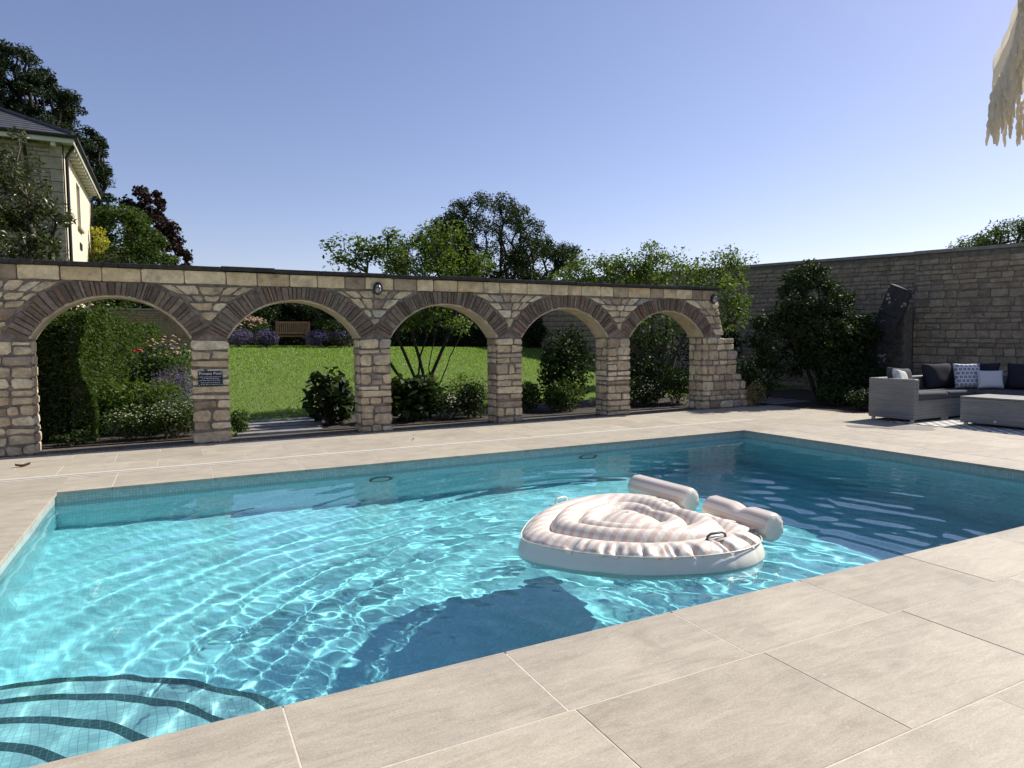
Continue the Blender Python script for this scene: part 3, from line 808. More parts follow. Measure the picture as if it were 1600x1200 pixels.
cl = crown_of([(70, (-1.65, 32, 5.7), (1.15, 1.2, 1.4), .65), (40, (-0.7, 32, 5.0), (1.0, 1.2, 1.1), .65), (20, (-2.4, 32, 5.6), (0.5, .8, 1.3), .6)], 9)
tree('broadleaf_tree', 'rounded mid green tree just right of the cream house wall', 'tree', (-1.3, 32, 1.35), [[(-1.3, 32, 1.35), (-1.3, 32, 3.5), (-1.4, 32, 5.2)]], cl, 0.36, 150, 0.13, M_mgreen, M_barkd, 0.02, 10)
cl = crown_of([(26, (-2.40, 30.3, 4.8), (0.26, .4, 1.15), .5), (12, (-2.05, 30.3, 4.35), (0.4, .4, .4), .5)], 12)
tree('golden_shrub', 'bright yellow green shrub against the far corner of the house', 'shrub', (-2.35, 30.3, 1.35), [[(-2.35, 30.3, 1.35), (-2.38, 30.3, 3.5), (-2.4, 30.3, 5.3)]], cl, 0.22, 90, 0.12, M_yellow, M_bark, 0.015, 13)
# tree in front of the house
cl = crown_of([(80, (-3.35, 17, 3.5), (1.4, .9, .8), .45), (44, (-3.0, 17, 4.4), (0.95, .8, .6), .5), (9, (-2.75, 17, 5.2), (0.32, .4, .55), .4), (8, (-2.2, 17, 3.9), (0.4, .4, .5), .5), (26, (-4.4, 17, 4.4), (1.0, .8, 1.2), .5), (10, (-3.6, 17, 5.0), (0.3, .4, .4), .5)], 15)
tree('fruit_tree', 'open branched olive green tree in front of the stone house', 'tree', (-3.6, 17, 0.5), [[(-3.6, 17, 0.5), (-3.55, 17, 1.8), (-3.4, 17, 2.9), (-3.1, 17, 4.2)], [(-3.55, 17, 1.8), (-4.2, 17, 3.4), (-4.4, 17, 4.6)]], cl, 0.25, 70, 0.11, M_sprig, M_bark, 0.011, 16, 0.42, 0.1, 0.9)
# centre background tree
cl = crown_of([(300, (14.2, 30, 6.1), (3.3, 2.3, 2.5), .5), (120, (14.2, 30, 4.6), (3.6, 2.5, 1.3), .6), (90, (17.2, 30, 5.3), (1.9, 1.6, 1.4), .6), (26, (18.7, 29.8, 5.8), (0.9, .9, .55), .5), (80, (11.9, 30, 6.2), (1.5, 1.3, 1.5), .5), (80, (10.6, 30, 5.1), (1.8, 1.5, 1.2), .5)], 17)
tree('broadleaf_tree', 'big dark fan shaped tree beyond the lawn, rising highest over the arches', 'tree', (14.6, 30, 1.2), [[(14.6, 30, 1.2), (14.6, 30, 2.8), (14.7, 30, 4.8), (14.8, 30, 7)], [(14.6, 30, 2.6), (13.4, 30, 4.4), (12.4, 30, 6.2)], [(14.6, 30, 2.8), (16.0, 30, 4.3), (17.6, 30, 5.6)]], cl, 0.37, 84, 0.12, M_dgreen, M_barkd, 0.014, 18, 0.5, 0.2, 0.85)
# light green multi-stem tree of the third arch
def multistem(name, label, base, tops, specs, seed, per, L, lm, cr, rt=0.007, bark=M_barkd):
    rs = np.random.RandomState(seed); cl = crown_of(specs, seed)
    tr = [wig(np.array(base) + np.array([rs.uniform(-.12, .12), rs.uniform(-.1, .1), 0]), q, rs, 5, 0.07) for q in tops]
    return tree(name, label, 'tree', base, tr, cl, cr, per, L, lm, bark, rt, seed + 1, 0.5, 0.3, 0.75, 0.36, crown='crown', trunk='stem')
multistem('multi_stem_tree', 'fresh green multi stem tree behind the third arch', (4.5, 12.6, 0.02), [(3.3, 12.7, 2.0), (3.7, 12.5, 2.2), (4.1, 12.6, 2.4), (4.45, 12.7, 2.4), (4.8, 12.5, 2.3), (5.2, 12.6, 2.1), (5.45, 12.8, 1.8)],
          [(34, (4.3, 12.6, 2.25), (1.3, .8, .55), .4), (34, (4.5, 12.6, 3.0), (1.25, .7, .45), .4), (14, (4.85, 12.5, 3.4), (0.45, .4, .3), .4), (12, (3.0, 12.6, 3.1), (0.45, .4, .32), .5), (9, (3.75, 12.6, 3.2), (0.3, .4, .3), .4), (14, (5.3, 12.5, 2.9), (0.6, .5, .3), .5), (16, (4.3, 12.5, 1.75), (1.1, .6, .2), .4)], 31, 52, 0.085, M_lgreen, 0.25)
multistem('multi_stem_tree', 'fresh green multi stem tree behind the fifth arch, spreading over the wall end', (10.0, 12.0, 0.02), [(8.6, 12.1, 2.2), (9.2, 12.0, 2.6), (9.7, 12.1, 2.7), (10.2, 12.0, 2.7), (10.7, 12.0, 2.6), (11.3, 12.0, 2.4)],
          [(34, (9.0, 12.2, 2.7), (1.2, .7, .4), .4), (40, (10.3, 12.2, 2.9), (1.3, .8, .5), .4), (30, (11.5, 12.2, 3.0), (1.1, .7, .42), .4), (12, (9.6, 12.2, 3.3), (0.5, .4, .3), .4), (12, (12.3, 12.2, 3.3), (0.6, .4, .25), .4), (34, (11.2, 11.3, 2.15), (0.5, .5, .65), .4), (22, (9.6, 12, 1.7), (1.0, .5, .35), .4), (22, (8.3, 12.2, 2.85), (0.9, .5, .3), .4), (16, (7.7, 12.3, 2.6), (0.6, .5, .3), .4), (22, (9.4, 12.2, 3.0), (.8, .5, .3), .4)], 33, 52, 0.08, M_lgreen, 0.25, bark=M_bark)
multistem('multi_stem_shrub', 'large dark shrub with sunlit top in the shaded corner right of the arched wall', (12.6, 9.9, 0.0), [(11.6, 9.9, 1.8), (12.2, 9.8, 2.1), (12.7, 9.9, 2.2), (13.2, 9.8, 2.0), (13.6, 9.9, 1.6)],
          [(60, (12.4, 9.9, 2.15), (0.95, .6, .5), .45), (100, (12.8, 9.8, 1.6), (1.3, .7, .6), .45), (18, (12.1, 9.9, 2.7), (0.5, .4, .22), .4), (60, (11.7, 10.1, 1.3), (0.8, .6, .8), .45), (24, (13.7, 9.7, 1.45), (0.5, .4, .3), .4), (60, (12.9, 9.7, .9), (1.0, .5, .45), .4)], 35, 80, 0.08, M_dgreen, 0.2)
cl = crown_of([(34, (22.3, 11.0, 4.35), (1.1, .9, .42), .45), (20, (21.9, 11.9, 4.1), (0.9, .8, .35), .5), (26, (22.6, 10.1, 4.65), (0.8, .8, .35), .5), (14, (22.6, 9.6, 4.2), (0.7, .7, .35), .5)], 37)
tree('broadleaf_tree', 'feathery tree top showing above the right hand stone wall', 'tree', (22.2, 10.8, 0), [[(22.2, 10.8, 0), (22.2, 10.8, 2.5), (22.2, 10.8, 3.9)]], cl, 0.30, 80, 0.12, M_mgreen, M_barkd, 0.012, 38, 0.3)
for k, (x, h, s) in enumerate(((5.4, 3.3, 41), (6.3, 3.25, 42))):
    cl = crown_of([(30, (x, 26.5, gz(x, 26) + h / 2 - .2), (0.42, .42, h / 2), .5)], s)
    tree('conifer', ('left one of two small evergreen tips peeking over the arched wall', 'right one of two small evergreen tips peeking over the arched wall')[k], 'tree', (x, 26.5, gz(x, 26)), [[(x, 26.5, gz(x, 26)), (x, 26.5, gz(x, 26) + h - .3)]], cl, 0.2, 60, 0.13, M_mgreen, M_barkd, 0.012, s + 1)
# dark backdrop planting beyond the lawn
for k, (x, y, w, h, lab) in enumerate(((-1.6, 30, 2.4, 3.6, 'dark leafy shrub by the far garden wall'), (2.2, 32, 2.4, 2.7, 'dark green hedge shrub left of the garden bench'), (5.6, 33, 3.0, 2.9, 'dark green hedge shrub behind the garden bench'), (8.6, 32, 2.6, 2.7, 'dark green hedge shrub right of the garden bench'), (12.0, 30, 2.6, 2.0, 'dark shrub at the far lawn edge behind the third arch'), (15.2, 27, 1.8, 1.6, 'dark shrub at the far lawn edge behind the fourth arch'))):
    z0 = gz(x, y); rs = np.random.RandomState(60 + k)
    cl = crown_of([(60, (x, y, z0 + h * 0.5), (w * 0.75, 1.0, h * 0.52), .6)], 60 + k)
    tree('shrub', lab, 'shrub', (x, y, z0), [[(x, y, z0), (x, y, z0 + h * .6)]], cl, 0.42, 130, 0.13, M_dgreen, M_barkd, 0.02, 70 + k, group='dark shrubs beyond the lawn')

# long dark hedge closing the garden
fh = empty('tall_hedge', (6, 34.5, 1.38)); tag(fh, 'long tall dark green hedge closing the garden beyond the lawn', 'hedge')
rs = np.random.RandomState(15); n = 30000
P = np.stack([rs.uniform(-9, 14, n), rs.normal(0, .25, n), rs.uniform(-.1, 2.75, n)], 1); P[:, 2] *= 1 + .05 * np.sin(P[:, 0] * 1.3) + .04 * np.sin(P[:, 0] * 3.7); P[:, 1] += .2 * np.sin(P[:, 0] * 2.1 + P[:, 2])
V, F = leaves(P, .22, rs, .55, .2); o = npmesh('foliage', V, F, M_dgreen, fh); o['kind'] = 'stuff'
mk('inner_growth', box(-9, 14, .2, .8, -.2, 2.5), plain('dark inner hedge twigs', (0.012, 0.014, 0.008), 1, .5, 20), fh)
# clipped yew hedge
def hedge_pts(n, rs, x0, x1, y0, y1, z0, z1):
    out = []
    ax, ay, az = (y1 - y0) * (z1 - z0), (x1 - x0) * (z1 - z0), (x1 - x0) * (y1 - y0)
    for _ in range(n):
        u, v = rs.uniform(), rs.uniform(); r_ = rs.uniform(0, ax + ay + az); d = abs(rs.normal(0, .05))
        if r_ < ax: q = (x1 - d, y0 + u ** 1.4 * (y1 - y0), z0 + v * (z1 - z0))
        elif r_ < ax + ay: q = (x0 + u * (x1 - x0), y0 + d, z0 + v * (z1 - z0))
        else: q = (x0 + u * (x1 - x0), y0 + v * (y1 - y0), z1 - d)
        bul = 0.06 * math.sin(q[1] * 3.1 + q[2] * 2) + 0.05 * math.sin(q[0] * 5 + q[2] * 4.4 + q[1])
        q = (q[0] + bul, q[1] + bul * .6, q[2] + bul * 0.8); out.append(q)
    return np.array(out)
hd = empty('hedge', (-1.9, 11.0, 0)); tag(hd, 'clipped dark yew hedge filling the left of the first arch', 'hedge')
rs = np.random.RandomState(5)
P = hedge_pts(105000, rs, -4.2, -1.02, 10.85, 19.5, 0.0, 1.80) - np.array((-1.9, 11.0, 0)); P[:, 0] += .085 * np.clip(P[:, 1], 0, 9)
V, F = leaves(P, 0.07, rs, 0.34, 0.2)
M_yew = leaf_mat('yew needles', (0.026, 0.054, 0.012), (0.055, 0.096, 0.019), (0.115, 0.15, 0.033), 0.3)
o = npmesh('foliage', V, F, M_yew, hd); o['kind'] = 'stuff'
mk('inner_growth', ([(-2.2, .1, -.05), (.6, .1, -.05), (1.3, 8.4, -.05), (-2.2, 8.4, -.05), (-2.2, .1, 1.62), (.6, .1, 1.62), (1.3, 8.4, 1.62), (-2.2, 8.4, 1.62)], box(0, 1, 0, 1, 0, 1)[1]), plain('dark inner twigs', (0.012, 0.014, 0.008), 1, .5, 20), hd)
rs = np.random.RandomState(2)
tw = [tube(wig((x, .25, -0.02), (x + rs.uniform(-.1, .1), .1, 1.0), rs, 4), 0.03, 5) for x in (-1.5, -.7, .1, .6)]
mk('trunk', tw[0], M_bark, hd)

# border plants
def bush(name, label, cat, c, r, n, L, lm, seed, flowers=None, wid=0.55, up=0.4, stems=5, group=None, shell=.35):
    rs = np.random.RandomState(seed); t = empty(name, (c[0], c[1], c[2])); tag(t, label, cat, group)
    lobes = [(0.0, 0.0, 0.0, 1.0)] + [(rs.uniform(-.55, .55), rs.uniform(-.4, .4), rs.uniform(-.2, .35), rs.uniform(.45, .7)) for _ in range(5)]
    P = []
    for (a, b2, d, s) in lobes:
        k = int(n * s * s / 2.4); q = ellip(rs, max(k, 5), (0, 0, 0), (1, 1, 1), shell)
        P.append((q * s + np.array((a, b2, d))) * np.array(r) + np.array((0, 0, r[2])))
    P = np.concatenate(P); P = P[P[:, 2] > 0.0]
    V, F = leaves(P, L, rs, wid, up); o = npmesh('foliage', V, F, lm, t); o['kind'] = 'stuff'
    st = [tube(wig((rs.uniform(-.1, .1) * r[0], rs.uniform(-.1, .1), 0), (rs.uniform(-.7, .7) * r[0], rs.uniform(-.5, .5) * r[1], r[2] * rs.uniform(.9, 1.6)), rs, 4), [0.012, 0.011, 0.009, 0.007, 0.004], 5) for _ in range(stems)]
    for q in st: mk('stem', q, M_bark, t)
    if flowers:
        fm, fn, fs, top = flowers
        sel = P[np.argsort(-(P[:, 2] * top - P[:, 1] * 0.7 + rs.uniform(0, .35, len(P))))][:fn]
        sel = sel + np.array((0, -0.02, 0.02))
        V = (sel[:, None] + oc[None] * (fs * rs.uniform(.6, 1.3, (len(sel), 1, 1))) * np.array((1, 1, .6))).reshape(-1, 3); F = (of[None] + 6 * np.arange(len(sel))[:, None, None]).reshape(-1, 3)
        o = npmesh('blossom', V, F, fm, t); o['kind'] = 'stuff'
    return t
M_pinkf = leaf_mat('pale pink roses', (0.6, 0.36, 0.34), (0.7, 0.52, 0.46), (0.75, 0.62, 0.55), 0.3)
M_whitef = leaf_mat('white daisies', (0.62, 0.6, 0.55), (0.75, 0.74, 0.7), (0.66, 0.5, 0.5), 0.3)
M_lav = leaf_mat('lavender spikes', (0.10, 0.075, 0.19), (0.17, 0.135, 0.27), (0.26, 0.23, 0.34), 0.2)
M_grey = leaf_mat('grey green leaves', (0.06, 0.085, 0.05), (0.11, 0.14, 0.085), (0.17, 0.2, 0.13), 0.3)
M_red = leaf_mat('red poppy', (0.5, 0.03, 0.015), (0.6, 0.05, 0.02), None, 0.3)
bush('rose_bush', 'pale pink rose bush beyond the flower border in the first arch', 'rose bush', (-0.1, 14.6, 0.3), (0.6, .5, .62), 1500, 0.07, M_mgreen, 101, (M_pinkf, 38, 0.035, 1.0))
bush('rose_bush', 'tall pink flowered climbing rose behind the top of the hedge', 'rose bush', (-1.9, 22.5, 1.0), (1.1, .8, 1.1), 2000, 0.1, M_mgreen, 102, (M_pinkf, 60, 0.055, 1.2))
bush('lavender_clump', 'grey mauve lavender clump in the upper border of the first arch', 'lavender', (0.05, 13.3, 0.15), (0.55, .4, .42), 1500, 0.07, M_lav, 103, None, 0.2)
bush('lavender_clump', 'silvery catmint clump in the middle of the first arch border', 'lavender', (-0.1, 12.2, 0.05), (0.5, .4, .38), 1500, 0.06, M_grey, 104, (M_lav, 160, 0.016, .5), 0.3)
bush('leafy_perennial', 'bright leafy green perennial between the hedge and the daisies', 'plant', (-0.65, 11.7, 0.0), (0.4, .4, .45), 900, 0.1, M_lgreen, 105, None, 0.35)
bush('lavender_clump', 'dark violet flowered clump beside the sign pier', 'lavender', (0.05, 11.35, 0.0), (0.4, .3, .3), 1200, 0.06, M_grey, 106, (M_lav, 120, 0.017, .6), 0.3)
bush('leafy_perennial', 'tall green perennial mass behind the red poppy', 'plant', (-0.55, 14.6, 0.25), (0.6, .5, .55), 1600, 0.09, M_mgreen, 161, (M_lav, 60, 0.02, .8), 0.35)
bush('lavender_clump', 'pale lilac clump against the upper left of the sign pier', 'lavender', (0.0, 16.2, 0.4), (0.6, .5, .5), 1500, 0.08, M_grey, 162, (M_lav, 150, 0.025, .8), 0.3)
bush('leafy_perennial', 'fresh green perennial below the silvery catmint', 'plant', (-0.3, 11.55, 0.0), (0.4, .35, .42), 1300, 0.075, M_lgreen, 163, None, 0.35)
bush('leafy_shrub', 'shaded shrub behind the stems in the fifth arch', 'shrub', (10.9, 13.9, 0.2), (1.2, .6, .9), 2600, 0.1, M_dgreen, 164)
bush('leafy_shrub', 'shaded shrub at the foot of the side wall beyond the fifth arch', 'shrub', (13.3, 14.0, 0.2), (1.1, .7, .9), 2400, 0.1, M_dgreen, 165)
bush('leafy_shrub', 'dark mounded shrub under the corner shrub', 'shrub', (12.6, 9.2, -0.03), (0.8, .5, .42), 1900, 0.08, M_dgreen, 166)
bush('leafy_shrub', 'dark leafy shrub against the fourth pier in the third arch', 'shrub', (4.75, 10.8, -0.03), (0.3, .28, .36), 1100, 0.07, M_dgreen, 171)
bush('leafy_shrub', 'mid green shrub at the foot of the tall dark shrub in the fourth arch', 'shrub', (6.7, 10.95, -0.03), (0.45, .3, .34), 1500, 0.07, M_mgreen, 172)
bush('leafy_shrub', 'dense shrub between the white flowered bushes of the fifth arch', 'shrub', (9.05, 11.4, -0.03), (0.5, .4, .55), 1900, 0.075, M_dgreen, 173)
bush('poppy', 'single red poppy rising beside the hedge', 'poppy', (-0.55, 12.6, 0.7), (0.12, .12, .3), 60, 0.08, M_mgreen, 107, (M_red, 2, 0.06, 2.0), stems=2)
bush('daisy_bush', 'low white and pink daisy bush at the foot of the hedge arch', 'daisy bush', (-0.55, 10.75, -0.02), (0.45, .26, .26), 1900, 0.045, M_mgreen, 108, (M_whitef, 80, 0.013, .8))
bush('daisy_bush', 'low white daisy bush touching the left side of the sign pier', 'daisy bush', (-0.03, 10.72, -0.02), (0.42, .26, .29), 1900, 0.045, M_mgreen, 109, (M_whitef, 85, 0.013, .8))
bush('ground_ivy', 'low dark ivy at the foot of the yew hedge', 'ivy', (-1.2, 10.58, -0.02), (0.3, .16, .12), 420, 0.05, M_dgreen, 110)
bush('leafy_perennial', 'small leafy plant left of the slate steps in the second arch', 'plant', (0.86, 10.75, -0.02), (0.17, .2, .2), 420, 0.055, M_mgreen, 111)
bush('large_leaf_shrub', 'dark large leaved shrub right of the slate steps', 'shrub', (2.28, 11.15, -0.03), (0.42, .42, .5), 520, 0.17, M_dgreen, 112, None, 0.75, .8)
bush('large_leaf_shrub', 'dark lobed leaf shrub in the lower left of the third arch', 'shrub', (3.55, 10.95, -0.03), (0.5, .4, .42), 560, 0.18, M_dgreen, 113, None, 0.8, .8)
bush('large_leaf_shrub', 'pale topped leafy shrub around the third arch tree stems', 'shrub', (4.1, 11.3, -0.03), (0.35, .35, .42), 500, 0.12, M_mgreen, 114, None, 0.6, .8)
bush('daisy_bush', 'dark bush dotted with white daisies in the third arch', 'daisy bush', (4.35, 10.85, -0.03), (0.42, .3, .26), 1200, 0.05, M_dgreen, 115, (M_whitef, 34, 0.02, .3))
bush('twiggy_shrub', 'twiggy sunlit shrub against the fourth pier side of the third arch', 'shrub', (4.85, 11.3, -0.03), (0.42, .35, .42), 1500, 0.055, M_lgreen, 116, None, 0.4, .3, 9)
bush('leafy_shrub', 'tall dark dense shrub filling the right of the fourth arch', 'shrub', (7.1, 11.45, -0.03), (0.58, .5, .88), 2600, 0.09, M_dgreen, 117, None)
bush('leafy_shrub', 'low green shrub in the lower left of the fourth arch', 'shrub', (6.0, 11.35, -0.03), (0.4, .35, .33), 1200, 0.07, M_mgreen, 118)
bush('daisy_bush', 'white flowered bush on the left of the fifth arch', 'daisy bush', (8.55, 11.0, -0.03), (0.5, .35, .34), 1700, 0.055, M_dgreen, 119, (M_whitef, 55, 0.019, .4))
bush('daisy_bush', 'white flowered bush on the right of the fifth arch', 'daisy bush', (9.5, 10.95, -0.03), (0.55, .35, .42), 2000, 0.055, M_mgreen, 120, (M_whitef, 60, 0.019, .4))
bush('trailing_plant', 'straw coloured trailing plant tumbling down the broken wall end', 'plant', (10.66, 9.86, -0.03), (0.24, .16, .27), 1000, 0.035, leaf_mat('straw leaves', (0.14, 0.12, 0.05), (0.27, 0.23, 0.10), (0.40, 0.34, 0.18), .3), 121)
bush('leafy_shrub', 'deep shaded shrub behind the broken wall end', 'shrub', (11.5, 10.7, -0.03), (0.7, .5, .55), 1500, 0.08, M_dgreen, 122)
bush('ornamental_grass', 'dark arching grass clump in the shaded corner', 'plant', (13.2, 9.2, -0.03), (0.55, .5, .42), 1500, 0.28, M_dgreen, 123, None, 0.08, .1)
bush('flowering_plant', 'low plant with blue mauve flowers beside the wicker sofa', 'plant', (11.75, 8.05, -0.03), (0.5, .35, .24), 1500, 0.05, M_dgreen, 124, (M_lav, 80, 0.02, .6))
bush('flowering_plant', 'low shaded plant with pale flecks left of the mauve flowers', 'plant', (11.9, 8.9, -0.03), (0.5, .4, .25), 1300, 0.06, M_dgreen, 125, (M_whitef, 25, 0.012, .5))
bush('leafy_shrub', 'dark shrub between the leaning slab and the corner shrub', 'shrub', (13.3, 8.6, -0.03), (0.55, .45, .35), 1300, 0.08, M_dgreen, 126)
# lavender drifts either side of the bench
for k, (x, w, lab, mm) in enumerate(((2.2, .55, 'violet lavender mound at the far left of the lawn edge', M_lav), (3.1, .5, 'violet lavender mound just left of the bench', M_lav), (5.0, .5, 'mauve lavender mound just right of the bench', M_lav), (5.9, .55, 'grey mauve lavender mound at the right of the far lawn edge', M_grey))):
    bush('lavender_mound', lab, 'lavender', (x, 26.3, gz(x, 26.3)), (w, .5, .34), 1400, 0.1, mm, 140 + k, (M_lav, 200, 0.035, .8), 0.2, group='lavender at the far lawn edge')
for k, (x, y, lab) in enumerate(((2.6, 28.0, 'pale rose bush left of the garden bench'), (6.3, 28.0, 'mauve flowering bush right of the garden bench'))):
    bush('rose_bush', lab, 'rose bush', (x, y, gz(x, y)), (0.8, .6, .6), 1300, 0.1, M_mgreen, 150 + k, ((M_pinkf, M_lav)[k], 70, 0.06, .9))

# bench seen from behind
M_teak = plain('weathered orange teak', (0.30, 0.165, 0.085), 0.7, 0.25, 16)
bn = empty('garden_bench', (4.35, 28.2, gz(4.35, 28.2)), R(0)); tag(bn, 'wooden garden bench seen from behind across the lawn', 'bench')
for x in (-.62, .62):
    mk('leg', bbox(x - .04, x + .04, -.3, -.23, 0, 1.0, .006), M_teak, bn); mk('leg', bbox(x - .04, x + .04, .22, .29, 0, .66, .006), M_teak, bn)
    mk('armrest', bbox(x - .05, x + .05, -.3, .3, .62, .66, .008), M_teak, bn)
mk('seat', bbox(-.66, .66, -.26, .27, .40, .45, .006), M_teak, bn)
for z in (.5, .92): mk('back_rail', bbox(-.6, .6, -.29, -.24, z, z + .08, .006), M_teak, bn)
for k in range(15): mk('back_slat', box(-.56 + k * .08 - .028, -.56 + k * .08 + .028, -.28, -.25, .58, .92), M_teak, bn)

# slate steps
M_slatestep = plain('grey slate step', (0.22, 0.21, 0.2), 0.7, 0.25, 10, .3)
for k in range(5):
    y0 = 10.46 + k * 0.34
    o = mk('slate_step', bbox(-.62, .62, 0, .22, -.05, 0.0, .006), M_slatestep, None, False, (1.42 + .06 * k, y0, 0.028 + .008 * k))
    tag(o, ('nearest grey slate step in the second arch', 'second grey slate step from the patio in the second arch', 'middle grey slate step in the second arch', 'fourth grey slate step from the patio in the second arch', 'farthest grey slate step before the lawn in the second arch')[k], 'step', 'slate steps from patio to lawn')
for k in range(4):
    o = mk('slate_step', bbox(-.55, .55, 0, .22, -.05, 0.0, .006), M_slatestep, None, False, (11.75, 9.86 + k * .33, 0.03))
    tag(o, ('nearest dark slate step in the shaded corner right of the wall end', 'second dark slate step in the shaded corner', 'third dark slate step in the shaded corner', 'farthest dark slate step in the shaded corner')[k], 'step', 'slate steps in the shaded corner')
# ------------------------------------------------------------------ right hand boundary wall
BX = 14.9
def btop(y): return 2.80 + 0.0495 * (y - 0.5)
M_bst = stone_mat('grey buff walling stone', [(0, (0.31, 0.25, 0.18)), (0.4, (0.40, 0.33, 0.24)), (0.75, (0.345, 0.28, 0.205)), (1, (0.26, 0.21, 0.165))], 8, 0.5)
M_bmort = plain('dark recessed mortar', (0.16, 0.14, 0.115), 0.95, .3, 12, .8)
M_cop = plain('grey coping stone', (0.24, 0.225, 0.2), 0.9, .2, 9, .4)
bw = empty('boundary_wall', (BX, 8, 0)); tag(bw, 'tall coursed stone wall in shade behind the wicker sofa', 'wall')
BWI = Matrix.Translation((-BX, -8, 0))
def inb(name, vf, mat):
    o = mk(name, vf, mat); o.parent = bw; o.matrix_parent_inverse = BWI; return o
def prof(y0, y1, x0, x1, lift=0.0):
    V = [(x0, y0, -.1), (x1, y0, -.1), (x1, y1, -.1), (x0, y1, -.1), (x0, y0, btop(y0) + lift), (x1, y0, btop(y0) + lift), (x1, y1, btop(y1) + lift), (x0, y1, btop(y1) + lift)]
    return V, box(0, 1, 0, 1, 0, 1)[1]
inb('mortar_core', prof(1.0, 9.27, BX + .0, BX + .45), M_bmort)
inb('mortar_core', prof(9.272, 30.0, BX + .10, BX + .5), M_bmort)
rg = random.Random(77)
def course(y0, y1, X, wmin, wmax, hs, z0=0.0, step=0.0495):
    z = z0; out = []
    while True:
        h = rg.choice(hs)
        if z + h > btop(y0) - 0.03: break
        y = y0 - rg.uniform(0, wmin) ; 
        while y < y1:
            w = rg.uniform(wmin, wmax); a, b_ = max(y, y0), min(y + w, y1); y += w
            if b_ - a < 0.06: continue
            tz = step * ((a + b_) / 2 - y0) * (z / 3.0)
            poly = irregular(a + .007, b_ - .007, z + tz + .002, z + tz + h - .014, .010)
            out.append(ext_poly(poly, X + .05, X - rg.uniform(.002, .028), .012, 'x', rg, .008))
        z += h
    return out
near = course(5.45, 9.27, BX, .2, .44, [.09, .12, .14, .17])
rg.shuffle(near)
for q in near[:298]: inb('stone', q, M_bst)
if len(near) > 298: inb('stonework', join(*near[298:]), M_bst)['kind'] = 'stuff'
for (y0, y1, X, a, b_, hs) in ((1.0, 5.45, BX, .26, .5, [.14, .17, .2]), (9.28, 15.0, BX + .10, .2, .42, [.09, .11, .13]), (15.0, 29.9, BX + .10, .3, .55, [.15, .18, .2])):
    o = inb('stonework', join(*course(y0, y1, X, a, b_, hs)), M_bst); o['kind'] = 'stuff'
y = 1.0
while y < 29.9:
    y1 = min(y + rg.uniform(.7, 1.1), 30.0); dx = 0.0 if y < 9.2 else .1
    if y < 9.27 < y1: y1 = 9.27
    V = [(BX + dx - .06, y + .004, btop(y) + .004), (BX + .55, y + .004, btop(y) + .004), (BX + .55, y1 - .004, btop(y1) + .004), (BX + dx - .06, y1 - .004, btop(y1) + .004)]
    V = V + [(a, b_, c_ + .07) for a, b_, c_ in V]
    inb('coping_stone', (V, box(0, 1, 0, 1, 0, 1)[1]), M_cop); y = y1
# broken buttress stub behind the leaning slab, stones coloured darker than the wall
bs = empty('buttress_stub', (BX - .05, 9.55, 0)); tag(bs, 'rough dark rubble stub between the leaning slab and the stone wall', 'buttress')
M_drub = stone_mat('dark brown rubble', [(0, (0.08, 0.07, 0.06)), (0.6, (0.13, 0.11, 0.09)), (1, (0.18, 0.155, 0.125))], 8, .6)
mk('mortar_core', box(-.28, .12, -.26, .30, -.05, 2.0), M_bmort, bs)
z = 0
while z < 1.95:
    h = rg.choice([.1, .13, .16]); 
    for a, b_ in split(-.27, .31, rg.choice([2, 3]), .02): mk('stone', ext_poly(irregular(a, b_, z, z + h - .018), -.25, -.29 - rg.uniform(0, .03), .012, 'x', rg, .008), M_drub, bs)
    z += h
# leaning slab
m, nt, b = nodes('dark lichen spotted slab'); p = geo(nt)
vo = nt.nodes.new('ShaderNodeTexVoronoi'); vo.inputs['Scale'].default_value = 11; nt.links.new(p, vo.inputs['Vector'])
n0 = noise(nt, p, 2.2, 3, .6); sp = math_(nt, 'MULTIPLY', math_(nt, 'LESS_THAN', vo.outputs['Distance'], math_(nt, 'MULTIPLY', ramp(nt, n0, [(.42, (0,) * 3), (.62, (1,) * 3)]), .36)), .85)
c = mixc(nt, sp, ramp(nt, noise(nt, p, 9, 5), [(.3, (.022, .021, .024)), (.7, (.05, .048, .05))]), (.34, .33, .29))
nt.links.new(c, b.inputs['Base Color']); setp(b, Roughness=.85); bump(nt, b, noise(nt, p, 25, 5), .4, .01)
ls = empty('leaning_slab', (13.9, 9.95, 0), 0); ls.rotation_euler = (R(23), 0, 0); tag(ls, 'dark lichen spotted stone slab leaning to the right by the boundary wall', 'stone slab')
for z0, z1 in ((-.1, .62), (.63, 1.45), (1.46, 2.02), (2.03, 2.66)): mk('slab_piece', bbox(-.07, .07, -.25, .25, z0, z1, .012), m, ls)

# ------------------------------------------------------------------ far garden wall through the first arch
fwl = empty('garden_wall', (-0.5, 25, gz(-.5, 25))); tag(fwl, 'low far brick garden wall seen above the hedge', 'wall')
M_brick = stone_mat('weathered buff brick', [(0, (.30, .20, .12)), (.5, (.44, .32, .2)), (1, (.38, .27, .17))], 9, .4)
mk('mortar_core', box(-5, 1.15, 0, .3, -.3, 1.30), M_bmort, fwl)
rg = random.Random(4); rows = []
for k in range(16):
    x = -3 - (k % 2) * .12
    while x < 1.1:
        rows.append(ext_poly([(x + .006, k * .08 + .005), (x + .234, k * .08 + .005), (x + .234, k * .08 + .073), (x + .006, k * .08 + .073)], .02, -.008 - rg.uniform(0, .006), .004)); x += .24
o = mk('brickwork', join(*rows), M_brick, fwl); o['kind'] = 'stuff'
mk('coping', box(-5, 1.2, -.05, .35, 1.302, 1.36), M_cop, fwl)

